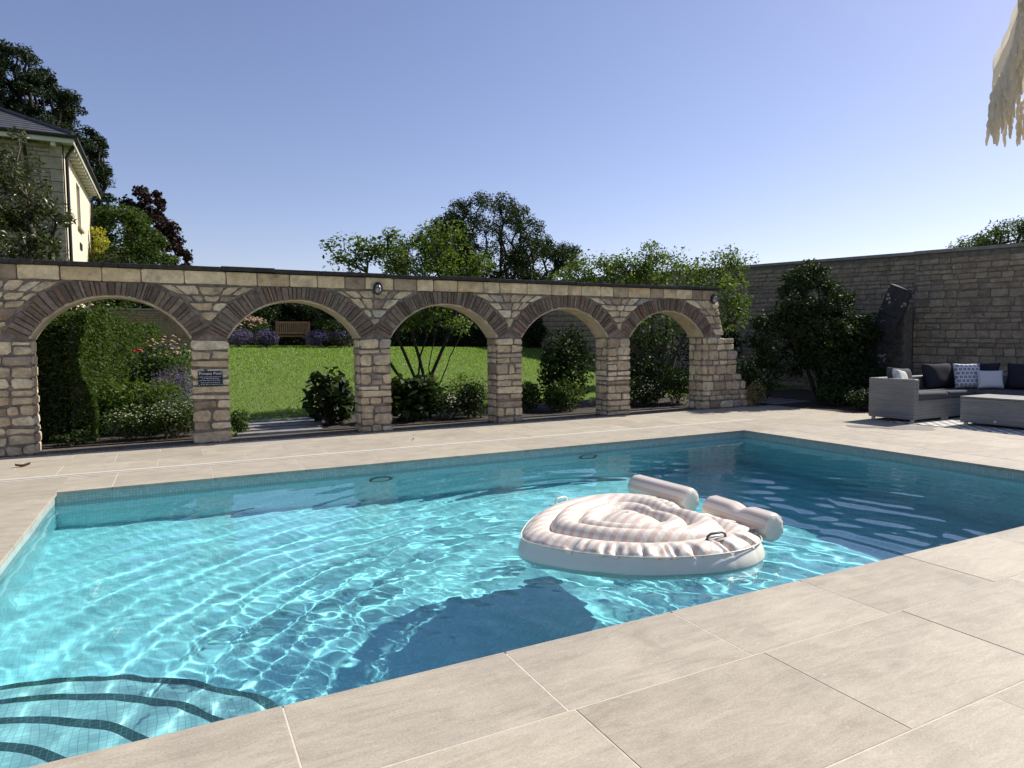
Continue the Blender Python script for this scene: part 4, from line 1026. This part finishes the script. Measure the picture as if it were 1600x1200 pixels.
# ------------------------------------------------------------------ house
HX, HY, HZ = -2.72, 24.0, 7.40           # corner, wall top
hs = empty('house', (HX, HY, gz(HX, HY))); tag(hs, 'two storey stone house with cream side wall and slate roof', 'house')
HI = Matrix.Translation((-HX, -HY, -gz(HX, HY)))
def inh(name, vf, mat, parent=None, smooth=False):
    o = mk(name, vf, mat, None, smooth); o.parent = parent or hs
    if parent is None: o.matrix_parent_inverse = HI
    return o
M_hst = stone_mat('thin coursed grey limestone', [(0, (.22, .19, .14)), (.5, (.40, .35, .26)), (1, (.31, .27, .2))], 6, .4)
M_quoin = stone_mat('smooth quoin stone', [(0, (.36, .32, .24)), (1, (.43, .385, .3))], 5, .15, dirtamt=.2)
M_cream = plain('cream painted render', (0.66, 0.59, 0.44), 0.9, .05, 5, .1)
M_soff = plain('white painted timber', (0.62, 0.6, 0.53), 0.6, .06, 6)
M_roof = plain('blue grey roof slate', (0.065, 0.065, 0.075), 0.6, .25, 6, .2)
M_gutter = plain('black gutter', (0.012, 0.012, 0.013), 0.4, .2, 20)
M_glass = plain('dark window glass', (0.03, 0.035, 0.04), 0.08, .1, 3, 0, 0, .6)
inh('front_wall', box(HX - 10, HX, HY + .02, HY + .3, 0, HZ), M_bmort)
# side wall in pieces round the window openings
WIN = [(24.55, 25.3, 5.5, 6.95), (27.05, 28.0, 5.45, 6.95), (24.5, 25.25, 2.6, 4.42), (28.2, 28.9, 2.3, 3.4)]
ycuts = sorted({HY + .02, 31.5} | {w[0] for w in WIN} | {w[1] for w in WIN}); 
for a, b_ in zip(ycuts[:-1], ycuts[1:]):
    holes = sorted([(w[2], w[3]) for w in WIN if w[0] <= a + 1e-6 and w[1] >= b_ - 1e-6]); z = 0
    for z0, z1 in holes + [(HZ, HZ)]:
        if z0 - z > .01: inh('side_wall', box(HX - .3, HX, a, b_, z, z0), M_cream)
        z = z1
for (y0, y1, z0, z1) in WIN:
    w = empty('window', (0, 0, 0)); w.parent = hs; w.matrix_parent_inverse = HI
    for q in (box(HX - .16, HX - .10, y0, y0 + .06, z0, z1), box(HX - .16, HX - .10, y1 - .06, y1, z0, z1), box(HX - .16, HX - .10, y0 + .06, y1 - .06, z0, z0 + .07), box(HX - .16, HX - .10, y0 + .06, y1 - .06, z1 - .07, z1), box(HX - .155, HX - .105, y0 + .06, y1 - .06, (z0 + z1) / 2 - .025, (z0 + z1) / 2 + .025)):
        f_ = inh('frame', q, M_soff, w)
    inh('pane', box(HX - .15, HX - .13, y0 + .06, y1 - .06, z0 + .07, z1 - .07), M_glass, w)
    inh('sill', box(HX - .1, HX + .09, y0 - .1, y1 + .1, z0 - .09, z0 - .002), M_quoin, w)
vt = inh('wall_vent', box(HX + .002, HX + .03, 27.3, 27.85, 4.72, 4.95), M_gutter)
# front stones: thin courses from corner inwards; quoins at the corner
rg = random.Random(9); z = 3.2; k = 0; thin = []
while z < HZ - .05:
    hq = min(rg.choice([.3, .36]), HZ - z); wq = (.56, .32)[k % 2]
    inh('quoin', ext_poly([(HX - wq, z + .008), (HX - .002, z + .008), (HX - .002, z + hq - .008), (HX - wq, z + hq - .008)], HY + .05, HY - .012, .008), M_quoin)
    nn = 3; hh_ = hq / nn
    for r_ in range(nn):
        x = HX - wq - .012
        while x > HX - 5.5:
            w = rg.uniform(.22, .62)
            thin.append(ext_poly([(x - w + .012, z + r_ * hh_ + .008), (x, z + r_ * hh_ + .008), (x, z + (r_ + 1) * hh_ - .008), (x - w + .012, z + (r_ + 1) * hh_ - .008)], HY + .05, HY - rg.uniform(0, .012), .006)); x -= w
    z += hq; k += 1
for i_, q in enumerate(thin[:280]): inh('walling_stone', q, M_hst)
if len(thin) > 280: inh('stonework', join(*thin[280:]), M_hst)['kind'] = 'stuff'
# eaves
OV = .30
inh('soffit', box(HX - 10, HX + OV, HY - OV, HY - .02, HZ, HZ + .03), M_soff); inh('soffit', box(HX + .002, HX + OV, HY - .02, 32.0, HZ, HZ + .03), M_soff)
inh('fascia', box(HX - 10, HX + OV, HY - OV - .03, HY - OV, HZ - .05, HZ + .16), M_soff); inh('fascia', box(HX + OV, HX + OV + .03, HY - OV - .03, 32.0, HZ - .05, HZ + .16), M_soff)
for k in range(14): inh('eaves_bracket', box(HX + .01, HX + OV - .02, HY + .25 + k * .5, HY + .35 + k * .5, HZ - .14, HZ - .002), M_soff)
for k in range(7): inh('eaves_bracket', box(HX - .25 - k * .78, HX - .14 - k * .78, HY - OV + .02, HY - .01, HZ - .16, HZ - .002), M_soff)
inh('gutter', tube([(HX - 10, HY - OV - .08, HZ + .13), (HX + OV + .08, HY - OV - .08, HZ + .13)], .06, 8), M_gutter)
inh('gutter', tube([(HX + OV + .08, HY - OV - .08, HZ + .132), (HX + OV + .08, 32.0, HZ + .132)], .06, 8), M_gutter)
# roof: hipped, stepped slate courses
rx0, rx1, ry0, ry1 = HX - 10, HX + OV + .04, HY - OV - .04, 32.0
ap = 3.4; rise = ap * math.tan(R(27)); nC = 14
for k in range(nC):
    a, b_ = ap * k / nC, ap * (k + 1.25) / nC; za_, zb_ = HZ + .18 + rise * k / nC + .02, HZ + .18 + rise * (k + 1.25) / nC
    V = [(rx0, ry0 + a, za_), (rx1 - a, ry0 + a, za_), (rx1 - b_, ry0 + b_, zb_), (rx0, ry0 + b_, zb_), (rx1 - a, ry1 - a, za_), (rx1 - b_, ry1 - b_, zb_),
         (rx0, ry0 + a, za_ - .02), (rx1 - a, ry0 + a, za_ - .02), (rx1 - a, ry1 - a, za_ - .02)]
    inh('slate_course', (V, [(0, 1, 2, 3), (1, 4, 5, 2), (6, 7, 1, 0), (7, 8, 4, 1)]), M_roof)
inh('hip_tile', tube([(rx1 - .02, ry0 + .02, HZ + .22), (rx1 - ap, ry0 + ap, HZ + .24 + rise)], .06, 6), M_roof)
# drain pipes
inh('drain_pipe', tube([(HX - .88, HY - OV - .06, HZ + .1), (HX - .88, HY - .35, HZ - .25), (HX - .88, HY - .1, HZ - .55), (HX - .88, HY - .1, 0)], .045, 8), M_gutter)
inh('drain_pipe', tube([(HX + OV + .05, HY + .2, HZ + .1), (HX + .2, HY + .2, HZ - .12), (HX + .08, HY + .2, HZ - .35), (HX + .08, HY + .2, 0)], .045, 8), M_gutter)
inh('drain_pipe', tube([(HX + OV + .05, 31.2, HZ + .1), (HX + .08, 31.2, HZ - .3), (HX + .08, 31.2, 0)], .045, 8), M_gutter)
# ------------------------------------------------------------------ wicker corner sofa
m, nt, b = nodes('grey flat weave wicker'); p = geo(nt)
sx = nt.nodes.new('ShaderNodeSeparateXYZ'); nt.links.new(p, sx.inputs[0])
band = noise(nt, mapping(nt, p, scale=(.6, .6, 26)), 1.6, 3, .6)
strand = noise(nt, mapping(nt, p, scale=(3, 3, 60)), 3.0, 3, .6)
c = ramp(nt, band, [(.3, (.15, .15, .145)), (.5, (.22, .22, .21)), (.7, (.31, .31, .295))])
c = mixc(nt, .35, c, ramp(nt, strand, [(.3, (.08, .08, .08)), (.7, (.36, .36, .34))]))
nt.links.new(c, b.inputs['Base Color']); setp(b, Roughness=.6)
wz = nt.nodes.new('ShaderNodeTexWave'); wz.bands_direction = 'Z'; wz.inputs['Scale'].default_value = 32; nt.links.new(p, wz.inputs['Vector'])
ck = nt.nodes.new('ShaderNodeTexChecker'); ck.inputs['Scale'].default_value = 60; nt.links.new(p, ck.inputs['Vector'])
bump(nt, b, math_(nt, 'ADD', wz.outputs['Fac'], math_(nt, 'MULTIPLY', ck.outputs['Fac'], .4)), .5, .006)
M_wick = m
M_navycloth = plain('charcoal navy cushion cloth', (.026, .027, .036), .9, .25, 60, .2, 0, .15)
M_seatcl = plain('dark grey seat cloth', (.085, .085, .092), .9, .25, 60, .2, 0, .15)
M_foot = plain('silver foot', (.5, .5, .5), .4, .1, 20)
SX, SY = 10.40, 6.42
sofa = empty('corner_sofa', (SX, SY, 0)); tag(sofa, 'L shaped grey wicker corner sofa with dark cushions under the stone wall', 'sofa')
def ins(name, q, mat=M_wick, b_=.018): return mk(name, bbox(*q, b_), mat, sofa)
ins('armrest', (0, .11, 0, .78, .05, .70))
ins('back_panel', (.115, 2.40, .68, .78, .05, .70)); ins('back_panel', (2.405, 2.50, -2.4, .78, .05, .70))
ins('seat_base', (.115, .905, .02, .675, .05, .36)); ins('seat_base', (.912, 1.64, .02, .675, .05, .36)); ins('seat_base', (1.645, 2.40, -.35, .675, .05, .36)); ins('seat_base', (1.645, 2.40, -1.3, -.357, .05, .36)); ins('seat_base', (1.645, 2.40, -2.4, -1.307, .05, .36))
for x, y in ((.05, .06), (.05, .72), (.86, .06), (.95, .06), (1.7, -2.3), (2.3, -2.3), (2.4, .7), (1.7, .0)): mk('foot', tube([(x, y, 0.008), (x, y, .05)], .03, 10), M_foot, sofa)

def pillow(w, h, d, seed, corner=.78, n=16):
    """soft square cushion in XZ plane, centred, thickness d along Y"""
    rs = random.Random(seed); V, F = [], []
    for s in (-1, 1):
        for i in range(n + 1):
            for j in range(n + 1):
                u, v = 2 * i / n - 1, 2 * j / n - 1
                pin = 1 - .075 * (1 - abs(u) ** 2) * abs(v) ** 3; pin2 = 1 - .075 * (1 - abs(v) ** 2) * abs(u) ** 3
                th = ((1 - u ** 4) * (1 - v ** 4)) ** .45
                wr = .03 * math.sin(5 * u + seed) * math.sin(4 * v + 2 * seed) * th
                V.append((u * w / 2 * pin2, s * d / 2 * (th + wr), v * h / 2 * pin))
    N = (n + 1) ** 2
    for s in range(2):
        for i in range(n):
            for j in range(n):
                q = [s * N + i * (n + 1) + j, s * N + (i + 1) * (n + 1) + j, s * N + (i + 1) * (n + 1) + j + 1, s * N + i * (n + 1) + j + 1]
                F.append(tuple(q) if s == 0 else tuple(q[::-1]))
    bm = bmesh.new(); vs = [bm.verts.new(q) for q in V]
    for f in F: bm.faces.new([vs[i] for i in f])
    bmesh.ops.remove_doubles(bm, verts=bm.verts, dist=1e-5)
    return frombm(bm)
def seatc(x0, x1, y0, y1, lab):
    o = mk('seat_cushion', bbox(x0, x1, y0, y1, .362, .475, .035), M_seatcl, None, True, (SX, SY, 0)); tag(o, lab, 'cushion', 'seat cushions of the corner sofa')
seatc(.12, .90, .0, .67, 'dark seat cushion next to the sofa arm'); seatc(.915, 1.66, .0, .67, 'dark seat cushion in the middle of the sofa back row'); seatc(1.67, 2.40, -.3, .67, 'dark seat cushion in the sofa corner'); seatc(1.63, 2.40, -1.3, -.31, 'dark seat cushion on the right wing of the sofa')
def cush(name, lab, w, h, d, loc, rot, mat, seed):
    o = mk(name, pillow(w, h, d, seed), mat, None, True, loc, rot); tag(o, lab, 'cushion', 'cushions on the corner sofa'); return o
cush('back_cushion', 'dark back cushion slumped just behind the sofa arm', .62, .42, .2, (10.92, 6.99, .655), (R(-16), R(4), R(4)), M_seatcl, 1)
cush('back_cushion', 'black back cushion with sunlit top in the middle of the sofa', .80, .46, .22, (11.98, 6.98, .69), (R(-14), 0, 0), M_navycloth, 2)
cush('back_cushion', 'navy back cushion in the sofa corner behind the pale pillows', .70, .46, .2, (12.62, 6.72, .69), (R(-12), 0, R(-70)), M_navycloth, 3)
cush('back_cushion', 'navy back cushion on the right wing of the sofa', .86, .46, .2, (12.70, 5.86, .69), (R(-12), 0, R(-90)), M_navycloth, 4)
m, nt, b = nodes('blue grey printed cotton'); tc = nt.nodes.new('ShaderNodeTexCoord'); s_ = nt.nodes.new('ShaderNodeSeparateXYZ'); nt.links.new(tc.outputs['Object'], s_.inputs[0])
fx = math_(nt, 'MULTIPLY', s_.outputs[0], 15); fz = math_(nt, 'MULTIPLY', s_.outputs[2], 15)
rowp = math_(nt, 'MULTIPLY', math_(nt, 'FRACT', math_(nt, 'MULTIPLY', math_(nt, 'FLOOR', fz), .5)), 1.0)
dx = math_(nt, 'SUBTRACT', math_(nt, 'FRACT', math_(nt, 'ADD', fx, rowp)), .5); dz = math_(nt, 'SUBTRACT', math_(nt, 'FRACT', fz), .5)
dd = math_(nt, 'SQRT', math_(nt, 'ADD', math_(nt, 'MULTIPLY', dx, dx), math_(nt, 'MULTIPLY', dz, dz)))
dot = math_(nt, 'MULTIPLY', math_(nt, 'LESS_THAN', dd, .36), math_(nt, 'GREATER_THAN', dd, .12))
nt.links.new(mixc(nt, dot, (.55, .56, .62), (.12, .13, .2)), b.inputs['Base Color']); setp(b, Roughness=.9)
cush('scatter_cushion', 'square white pillow with a blue dotted print on the sofa', .44, .44, .15, (12.18, 6.62, .70), (R(-14), 0, R(-34)), m, 5)
cush('scatter_cushion', 'plain pale blue grey pillow on the sofa right of the printed one', .40, .32, .13, (12.32, 6.33, .645), (R(-16), 0, R(-42)), plain('pale grey linen', (.50, .51, .56), .95, .08, 90, .15), 6)
M_stripe = plain('grey white striped cotton', (.5, .5, .48), .95, .3, 12)
cush('scatter_cushion', 'grey striped pillow tucked behind the sofa arm', .42, .36, .14, (10.74, 6.86, .66), (R(-20), R(8), R(12)), M_stripe, 7)

ot = empty('coffee_table', (10.80, 4.88, 0)); tag(ot, 'low grey wicker coffee table in front of the sofa', 'table')
mk('body', bbox(0, .75, 0, 1.08, .05, .425, .018), M_wick, ot); mk('top', bbox(-.006, .756, -.006, 1.086, .427, .452, .008), M_wick, ot)
for x, y in ((.06, .06), (.69, .06), (.06, 1.02), (.69, 1.02)): mk('foot', tube([(x, y, .008), (x, y, .05)], .03, 10), M_foot, ot)
mk('badge', tube([(-.004, .58, .10), (-.009, .58, .10)], .022, 14), M_foot, ot)
# rug
m, nt, b = nodes('black and white woven rug'); p = geo(nt); s_ = nt.nodes.new('ShaderNodeSeparateXYZ'); nt.links.new(p, s_.inputs[0])
tri = math_(nt, 'PINGPONG', math_(nt, 'MULTIPLY', s_.outputs[0], 5.0), .5)
zz = math_(nt, 'FRACT', math_(nt, 'ADD', math_(nt, 'MULTIPLY', s_.outputs[1], 5.0), math_(nt, 'MULTIPLY', tri, 1.6)))
nt.links.new(mixc(nt, math_(nt, 'LESS_THAN', zz, .3), (.6, .58, .54), (.03, .03, .035)), b.inputs['Base Color']); setp(b, Roughness=.95)
rug = mk('rug', bbox(10.3, 13.4, 3.9, 6.75, .002, .010, .003), m); tag(rug, 'black and white zigzag outdoor rug under the coffee table', 'rug')
# darker grey patch, a flat irregular sheet laid over the paving
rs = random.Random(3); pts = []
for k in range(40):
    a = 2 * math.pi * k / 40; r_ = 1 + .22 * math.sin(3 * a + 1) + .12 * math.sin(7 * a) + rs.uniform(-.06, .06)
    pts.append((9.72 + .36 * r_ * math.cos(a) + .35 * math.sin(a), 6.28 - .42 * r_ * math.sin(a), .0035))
gpatch = mk('grey_patch', (pts, [tuple(range(39, -1, -1))]), plain('grey patch stone', (.215, .195, .17), .5, .15, 9)); tag(gpatch, 'irregular darker grey patch on the paving left of the rug', 'damp patch')

# ------------------------------------------------------------------ pool float
fl = empty('pool_float', (2.85, 3.8, WZ)); tag(fl, 'heart shaped inflatable lounger with pink and cream stripes floating in the pool', 'pool float')
ctrl = [(2.04, 3.85), (2.12, 3.60), (2.30, 3.35), (2.56, 3.14), (2.87, 3.02), (3.16, 3.0), (3.40, 3.09), (3.52, 3.28), (3.54, 3.50), (3.49, 3.68), (3.44, 3.81), (3.49, 3.95), (3.54, 4.14), (3.50, 4.40), (3.33, 4.57), (3.05, 4.62), (2.75, 4.55), (2.45, 4.37), (2.20, 4.12)]
ctrl = np.array(ctrl) - np.array((2.85, 3.8)); nc = len(ctrl); NT = 520
def crom(t):
    i = int(t) % nc; f = t - int(t); p0, p1, p2, p3 = (ctrl[(i + k) % nc] for k in (-1, 0, 1, 2))
    return .5 * ((2 * p1) + (-p0 + p2) * f + (2 * p0 - 5 * p1 + 4 * p2 - p3) * f ** 2 + (-p0 + 3 * p1 - 3 * p2 + p3) * f ** 3)
O = np.array([crom(nc * k / NT) for k in range(NT)])
tang = np.roll(O, -1, 0) - np.roll(O, 1, 0); nrm = np.stack([tang[:, 1], -tang[:, 0]], 1); nrm /= np.linalg.norm(nrm, axis=1, keepdims=True)
if np.mean(np.sum(nrm * O, 1)) < 0: nrm = -nrm
rs = np.random.RandomState(4)
puck = np.zeros(NT)
for _k in range(140):      # gathered creases along the welded seam
    _c, _w = rs.uniform(0, NT), rs.uniform(1.1, 3.0); _d = np.abs((np.arange(NT) - _c + NT / 2) % NT - NT / 2); puck -= rs.uniform(.5, 1.5) * np.exp(-(_d / _w) ** 2)
puck_fine = sum(rs.uniform(.4, 1) * np.sin(k * 2 * math.pi * np.arange(NT) / NT + rs.uniform(0, 6.28)) for k in rs.randint(28, 75, 12)) / 4.0
def ringmesh(rows):
    V = np.concatenate(rows); F = []
    for r in range(len(rows) - 1):
        a = r * NT + np.arange(NT); b_ = r * NT + (np.arange(NT) + 1) % NT
        F.append(np.stack([a, b_, b_ + NT, a + NT], 1))
    return V, np.concatenate(F)
zc = lambda o, z: np.concatenate([o, np.broadcast_to(np.asarray(z, float), (NT,))[:, None]], 1)
M_cream2 = plain('cream vinyl', (.80, .77, .66), .35, .03, 6, 0, 0, .5)
m, nt, b = nodes('pink striped vinyl'); tc = nt.nodes.new('ShaderNodeTexCoord')
s_ = nt.nodes.new('ShaderNodeSeparateXYZ'); nt.links.new(mapping(nt, tc.outputs['Object'], rot=(0, 0, R(-21))), s_.inputs[0])
st = math_(nt, 'FRACT', math_(nt, 'MULTIPLY', s_.outputs[1], 1 / .068))
def stripe_col(nt, st): return mixc(nt, math_(nt, 'LESS_THAN', st, .47), (.73, .68, .59), (.635, .50, .415))
nt.links.new(stripe_col(nt, st), b.inputs['Base Color']); setp(b, Roughness=.40); b.inputs['Specular IOR Level'].default_value = .45
wr = noise(nt, mapping(nt, tc.outputs['Object'], scale=(9, 5, 1)), 2.2, 4, .6); bump(nt, b, wr, .2, .02)
M_pinkst = m
rows = []
for k in range(13):
    z = -.10 + .205 * k / 12; bul = .035 * math.sin(math.pi * min(1, (k + 1) / 12.5)) + .006
    rows.append(zc(O + nrm * (bul - .012 + .0015 * puck[:, None] * (k / 12) ** 2), z))
V, F = ringmesh(rows); side = npmesh('side_wall', V, F, M_cream2, fl, True)
rows = []; S = np.linspace(0, .985, 84); fr_ = .45 + .55 * np.clip(-(O[:, 1]) / .6, -.6, 1)  # looser along the near edge
for s in S:
    seam = .105
    bumpz = lambda a, b_, h: h * math.sin(math.pi * min(max((s - a) / (b_ - a), 0), 1)) ** .62
    z = seam - .0 + bumpz(0, .26, .045) + bumpz(.26, .52, .075) + bumpz(.52, .72, .065) + (bumpz(.72, 1.28, .075))
    w = max(0, 1 - abs(s - .05) / .13)
    q = O * (1 - s) + nrm * (.0)
    rows.append(zc(q, z + .02 * min(1, s * 3) + .020 * puck * w * fr_))
V, F = ringmesh(rows); top = npmesh('top_panel', V, F, M_pinkst, fl, True)
mk('seam', (lambda T_: T_)(tube([tuple(q) for q in np.concatenate([zc(O + nrm * .006, .106), zc(O + nrm * .006, .106)[:1]])], .004, 5, False)), M_cream2, fl, True)
# bolsters
m, nt, b = nodes('pink striped bolster vinyl'); tc = nt.nodes.new('ShaderNodeTexCoord'); s_ = nt.nodes.new('ShaderNodeSeparateXYZ'); nt.links.new(tc.outputs['Object'], s_.inputs[0])
an_ = math_(nt, 'ARCTAN2', s_.outputs[2], s_.outputs[0]); st = math_(nt, 'FRACT', math_(nt, 'MULTIPLY', an_, 9 / (2 * math.pi)))
nt.links.new(stripe_col(nt, st), b.inputs['Base Color']); setp(b, Roughness=.3); M_bol = m
def bolster(y0, y1, x, z, dent, yaw):
    L = y1 - y0; n = 28; pr = [(-L / 2, .088), (-L / 2 + .012, .098), (-L / 2 + .03, .102)] + [(-L / 2 + .03 + (L - .06) * k / 16, .104) for k in range(1, 16)] + [(L / 2 - .03, .102), (L / 2 - .012, .098), (L / 2, .088)]
    V = []
    for yy_, r_ in pr:
        for j in range(n):
            a = 2 * math.pi * j / n; dr_ = dent * math.exp(-((yy_ + .02) / .05) ** 2) * max(0, math.sin(a)) ** 2 + .0022 * math.sin(a * 11 + yy_ * 9) * (abs(yy_) > L / 2 - .05)
            V.append(((r_ - dr_) * math.cos(a), yy_, (r_ - dr_) * math.sin(a)))
    F = [(r * n + j, r * n + (j + 1) % n, (r + 1) * n + (j + 1) % n, (r + 1) * n + j) for r in range(len(pr) - 1) for j in range(n)]
    o = mk('headrest_bolster', (V, F), M_bol, fl, True, (x - 2.85, (y0 + y1) / 2 - 3.8, z), (0, 0, R(yaw)))
    for s in (-1, 1):
        V = [(0, s * (L / 2 + .012), 0)]; F = []
        for r_, yy_ in ((.03, .012), (.06, .010), (.08, .005), (.089, -.003)):
            for j in range(n): a = 2 * math.pi * j / n; V.append((r_ * math.cos(a), s * (L / 2 + yy_) + .002 * math.sin(a * 9) * (r_ > .05), r_ * math.sin(a)))
        F = [(0, 1 + j, 1 + (j + 1) % n) for j in range(n)] + [(1 + r * n + j, 1 + (r + 1) * n + j, 1 + (r + 1) * n + (j + 1) % n, 1 + r * n + (j + 1) % n) for r in range(3) for j in range(n)]
        mk('end_cap', (V, F), M_cream2, o, True)
bolster(4.05, 4.74, 3.66, .135, .0, 2); bolster(3.17, 3.80, 3.63, .135, .035, -3)
# grab handles and valve
M_dgrey = plain('dark grey handle pad', (.10, .095, .09), .5, .1, 20)
def hnd(x, y, z, yaw, mat, sc):
    pts = [(-.075, 0, 0), (-.07, 0, .03), (-.045, 0, .045), (.045, 0, .045), (.07, 0, .03), (.075, 0, 0)]
    mk('grab_handle', tube([(a * sc, b_, c_ * sc) for a, b_, c_ in pts], .0085, 6), mat, fl, True, (x - 2.85, y - 3.8, z), (0, 0, R(yaw)))
hnd(2.72, 4.49, .14, 17, M_cream2, .9); hnd(3.05, 3.13, .145, -4, M_dgrey, 1.0)
mk('handle_patch', tube([(3.05 - 2.85 + .085 * math.cos(a), 3.13 - 3.8 + .04 * math.sin(a), .152) for a in [2 * math.pi * k / 24 for k in range(25)]], .006, 5, False), M_dgrey, fl, True)
mk('valve', tube([(3.44 - 2.85, 3.2 - 3.8, .125), (3.44 - 2.85, 3.2 - 3.8, .152)], .02, 12), M_dgrey, fl)

# ------------------------------------------------------------------ pool lights
M_ring = plain('dark steel ring', (.06, .07, .07), .35, .2, 20, 0, .6)
for x, z, lab in ((2.02, -.50, 'round underwater pool light on the far wall, left one'), (4.78, -.44, 'round underwater pool light on the far wall, right one')):
    t = empty('pool_light', (x, PY1 - .002, z)); tag(t, lab, 'pool light', 'underwater lights on the far pool wall')
    mk('bezel', tube([(.12 * math.cos(a), -.012, .12 * math.sin(a)) for a in [2 * math.pi * k / 28 for k in range(29)]], .02, 6, False), M_ring, t, True)
    mk('lens', tube([(0, -.002, 0), (0, -.014, 0)], [.105, .10], 28), plain('pale lens', (.55, .65, .65), .2, .05, 9), t)

# ------------------------------------------------------------------ fringed parasol
pa = empty('parasol', (2.09, -.25, 0)); tag(pa, 'cream fringed parasol reaching into the top right corner', 'parasol')
M_canvas = leaf_mat('cream canvas', (.62, .57, .49), (.62, .57, .49), None, .35, .9, .1, (1, .97, .92))
M_macr = leaf_mat('ecru cotton macrame', (.66, .62, .55), (.72, .68, .61), (.76, .72, .65), .5, .95, .1, (1, .98, .93))
PR, PZ, AP = 1.26, 2.02, 2.50; A0 = R(97)
cor = [(PR * math.cos(A0 + k * math.pi / 4), PR * math.sin(A0 + k * math.pi / 4), PZ) for k in range(8)]
for k in range(8):
    a, c_ = Vector(cor[k]), Vector(cor[(k + 1) % 8]); n = 8; V, F = [], []
    for i in range(n + 1):
        s = i / n; q0 = a.lerp(Vector((0, 0, AP)), s); q1 = c_.lerp(Vector((0, 0, AP)), s)
        for j in range(n + 1):
            q = q0.lerp(q1, j / n); sag = .045 * math.sin(math.pi * j / n) * (1 - s); V.append((q.x * (1 - sag * .5), q.y * (1 - sag * .5), q.z - sag * .4))
    F = [(i * (n + 1) + j, i * (n + 1) + j + 1, (i + 1) * (n + 1) + j + 1, (i + 1) * (n + 1) + j) for i in range(n) for j in range(n)]
    mk('canopy_panel', (V, F), M_canvas, pa, True)
    mk('rib', tube([(0, 0, AP - .06), tuple(a + Vector((0, 0, -.015)))], .009, 6), plain('pale wood rib', (.45, .33, .2), .6, .2, 20), pa)
    # valance
    V, F = [], []; n = 26
    for i in range(n + 1):
        q = a.lerp(c_, i / n); sag = .045 * math.sin(math.pi * i / n); q = Vector((q.x * (1 - sag * .5), q.y * (1 - sag * .5), q.z - sag * .4))
        o_ = Vector((q.x, q.y, 0)).normalized() * (.012 + .002 * math.sin(i * 1.7))
        for r in range(6): V.append(tuple(q + o_ * (1 + .08 * math.sin(r * 2 + i)) + Vector((0, 0, -(.085 + .02 * math.sin(i * math.pi / 2)) * r / 5 + .012))))
    F = [(i * 6 + r, (i + 1) * 6 + r, (i + 1) * 6 + r + 1, i * 6 + r + 1) for i in range(n) for r in range(5)]
    va = mk('valance', (V, F), M_macr, pa, False)
# tassels: twisted cords
def cord():
    V, F = [], []; n, mz = 6, 15
    for r in range(mz + 1):
        z = -.125 * r / mz; rad = .0042 * (1 + .28 * math.sin(r * 2.4)) * (1.0 if r < mz - 1 else .55); off = (.0011 * math.cos(r * 1.3), .0011 * math.sin(r * 1.3))
        for j in range(n): a = 2 * math.pi * j / n; V.append((off[0] + rad * math.cos(a), off[1] + rad * math.sin(a), z))
    F = [(r * n + j, r * n + (j + 1) % n, (r + 1) * n + (j + 1) % n, (r + 1) * n + j) for r in range(mz) for j in range(n)]
    return V, F
cm = mk('tassel', cord(), M_macr, pa, True); rs = random.Random(6); first = True; rest = []
for k in range(8):
    a, c_ = Vector(cor[k]), Vector(cor[(k + 1) % 8]); n = 84
    for i in range(n):
        q = a.lerp(c_, (i + .5) / n); sag = .045 * math.sin(math.pi * i / n); q = Vector((q.x * (1 - sag * .5), q.y * (1 - sag * .5), q.z - sag * .4 - .08))
        q += Vector((q.x, q.y, 0)).normalized() * .014
        rot = (rs.uniform(-.1, .1), rs.uniform(-.1, .1), rs.uniform(0, 6.28)); sc = rs.uniform(.75, 1.12)
        if k in (0, 7, 1):
            o = cm if first else cm.copy()
            if not first: COL.objects.link(o)
            first = False; o.parent = pa; o.location = q; o.rotation_euler = rot; o.scale = (1, 1, sc)
        else: rest.append(([tuple(q + Vector(v)) for v in cm.data.vertices[0].co[:] and [w.co for w in cm.data.vertices]], [tuple(f.vertices) for f in cm.data.polygons]))
o = mk('fringe', join(*rest), M_macr, pa, True); o['kind'] = 'stuff'
mk('pole', tube([(0, 0, .05), (0, 0, AP + .05)], .022, 12), plain('pale wood pole', (.45, .33, .2), .6, .2, 20), pa)
mk('base', join(tube([(0, 0, 0.001), (0, 0, .05)], [.26, .25], 28), ), plain('grey base', (.3, .3, .3), .8, .1, 10), pa)

# ------------------------------------------------------------------ fallen leaves on the paving
M_dead = plain('dry brown leaf', (.13, .065, .03), .8, .3, 60)
for k, (x, y, a, s, lab) in enumerate(((-1.52, 8.95, 20, .07, 'curled brown leaf on the paving left of the first arch'), (2.92, 8.75, 70, .035, 'small brown leaf on the far paving in front of the third pier'))):
    n = 7; V, F = [], []
    for i in range(n):
        u = i / (n - 1); w = .38 * math.sin(math.pi * min(.98, u + .04)) ** .8
        for v in (-1, 0, 1): V.append(((u - .5) * 2 * s, v * w * s, .004 + s * (.35 * abs(v) + .25 * (u - .5) ** 2 * 4)))
    F = [(i * 3 + j, (i + 1) * 3 + j, (i + 1) * 3 + j + 1, i * 3 + j + 1) for i in range(n - 1) for j in range(2)]
    o = mk('fallen_leaf', (V, F), M_dead, None, True, (x, y, 0), (0, 0, R(a))); tag(o, lab, 'leaf', 'fallen leaves on the paving')
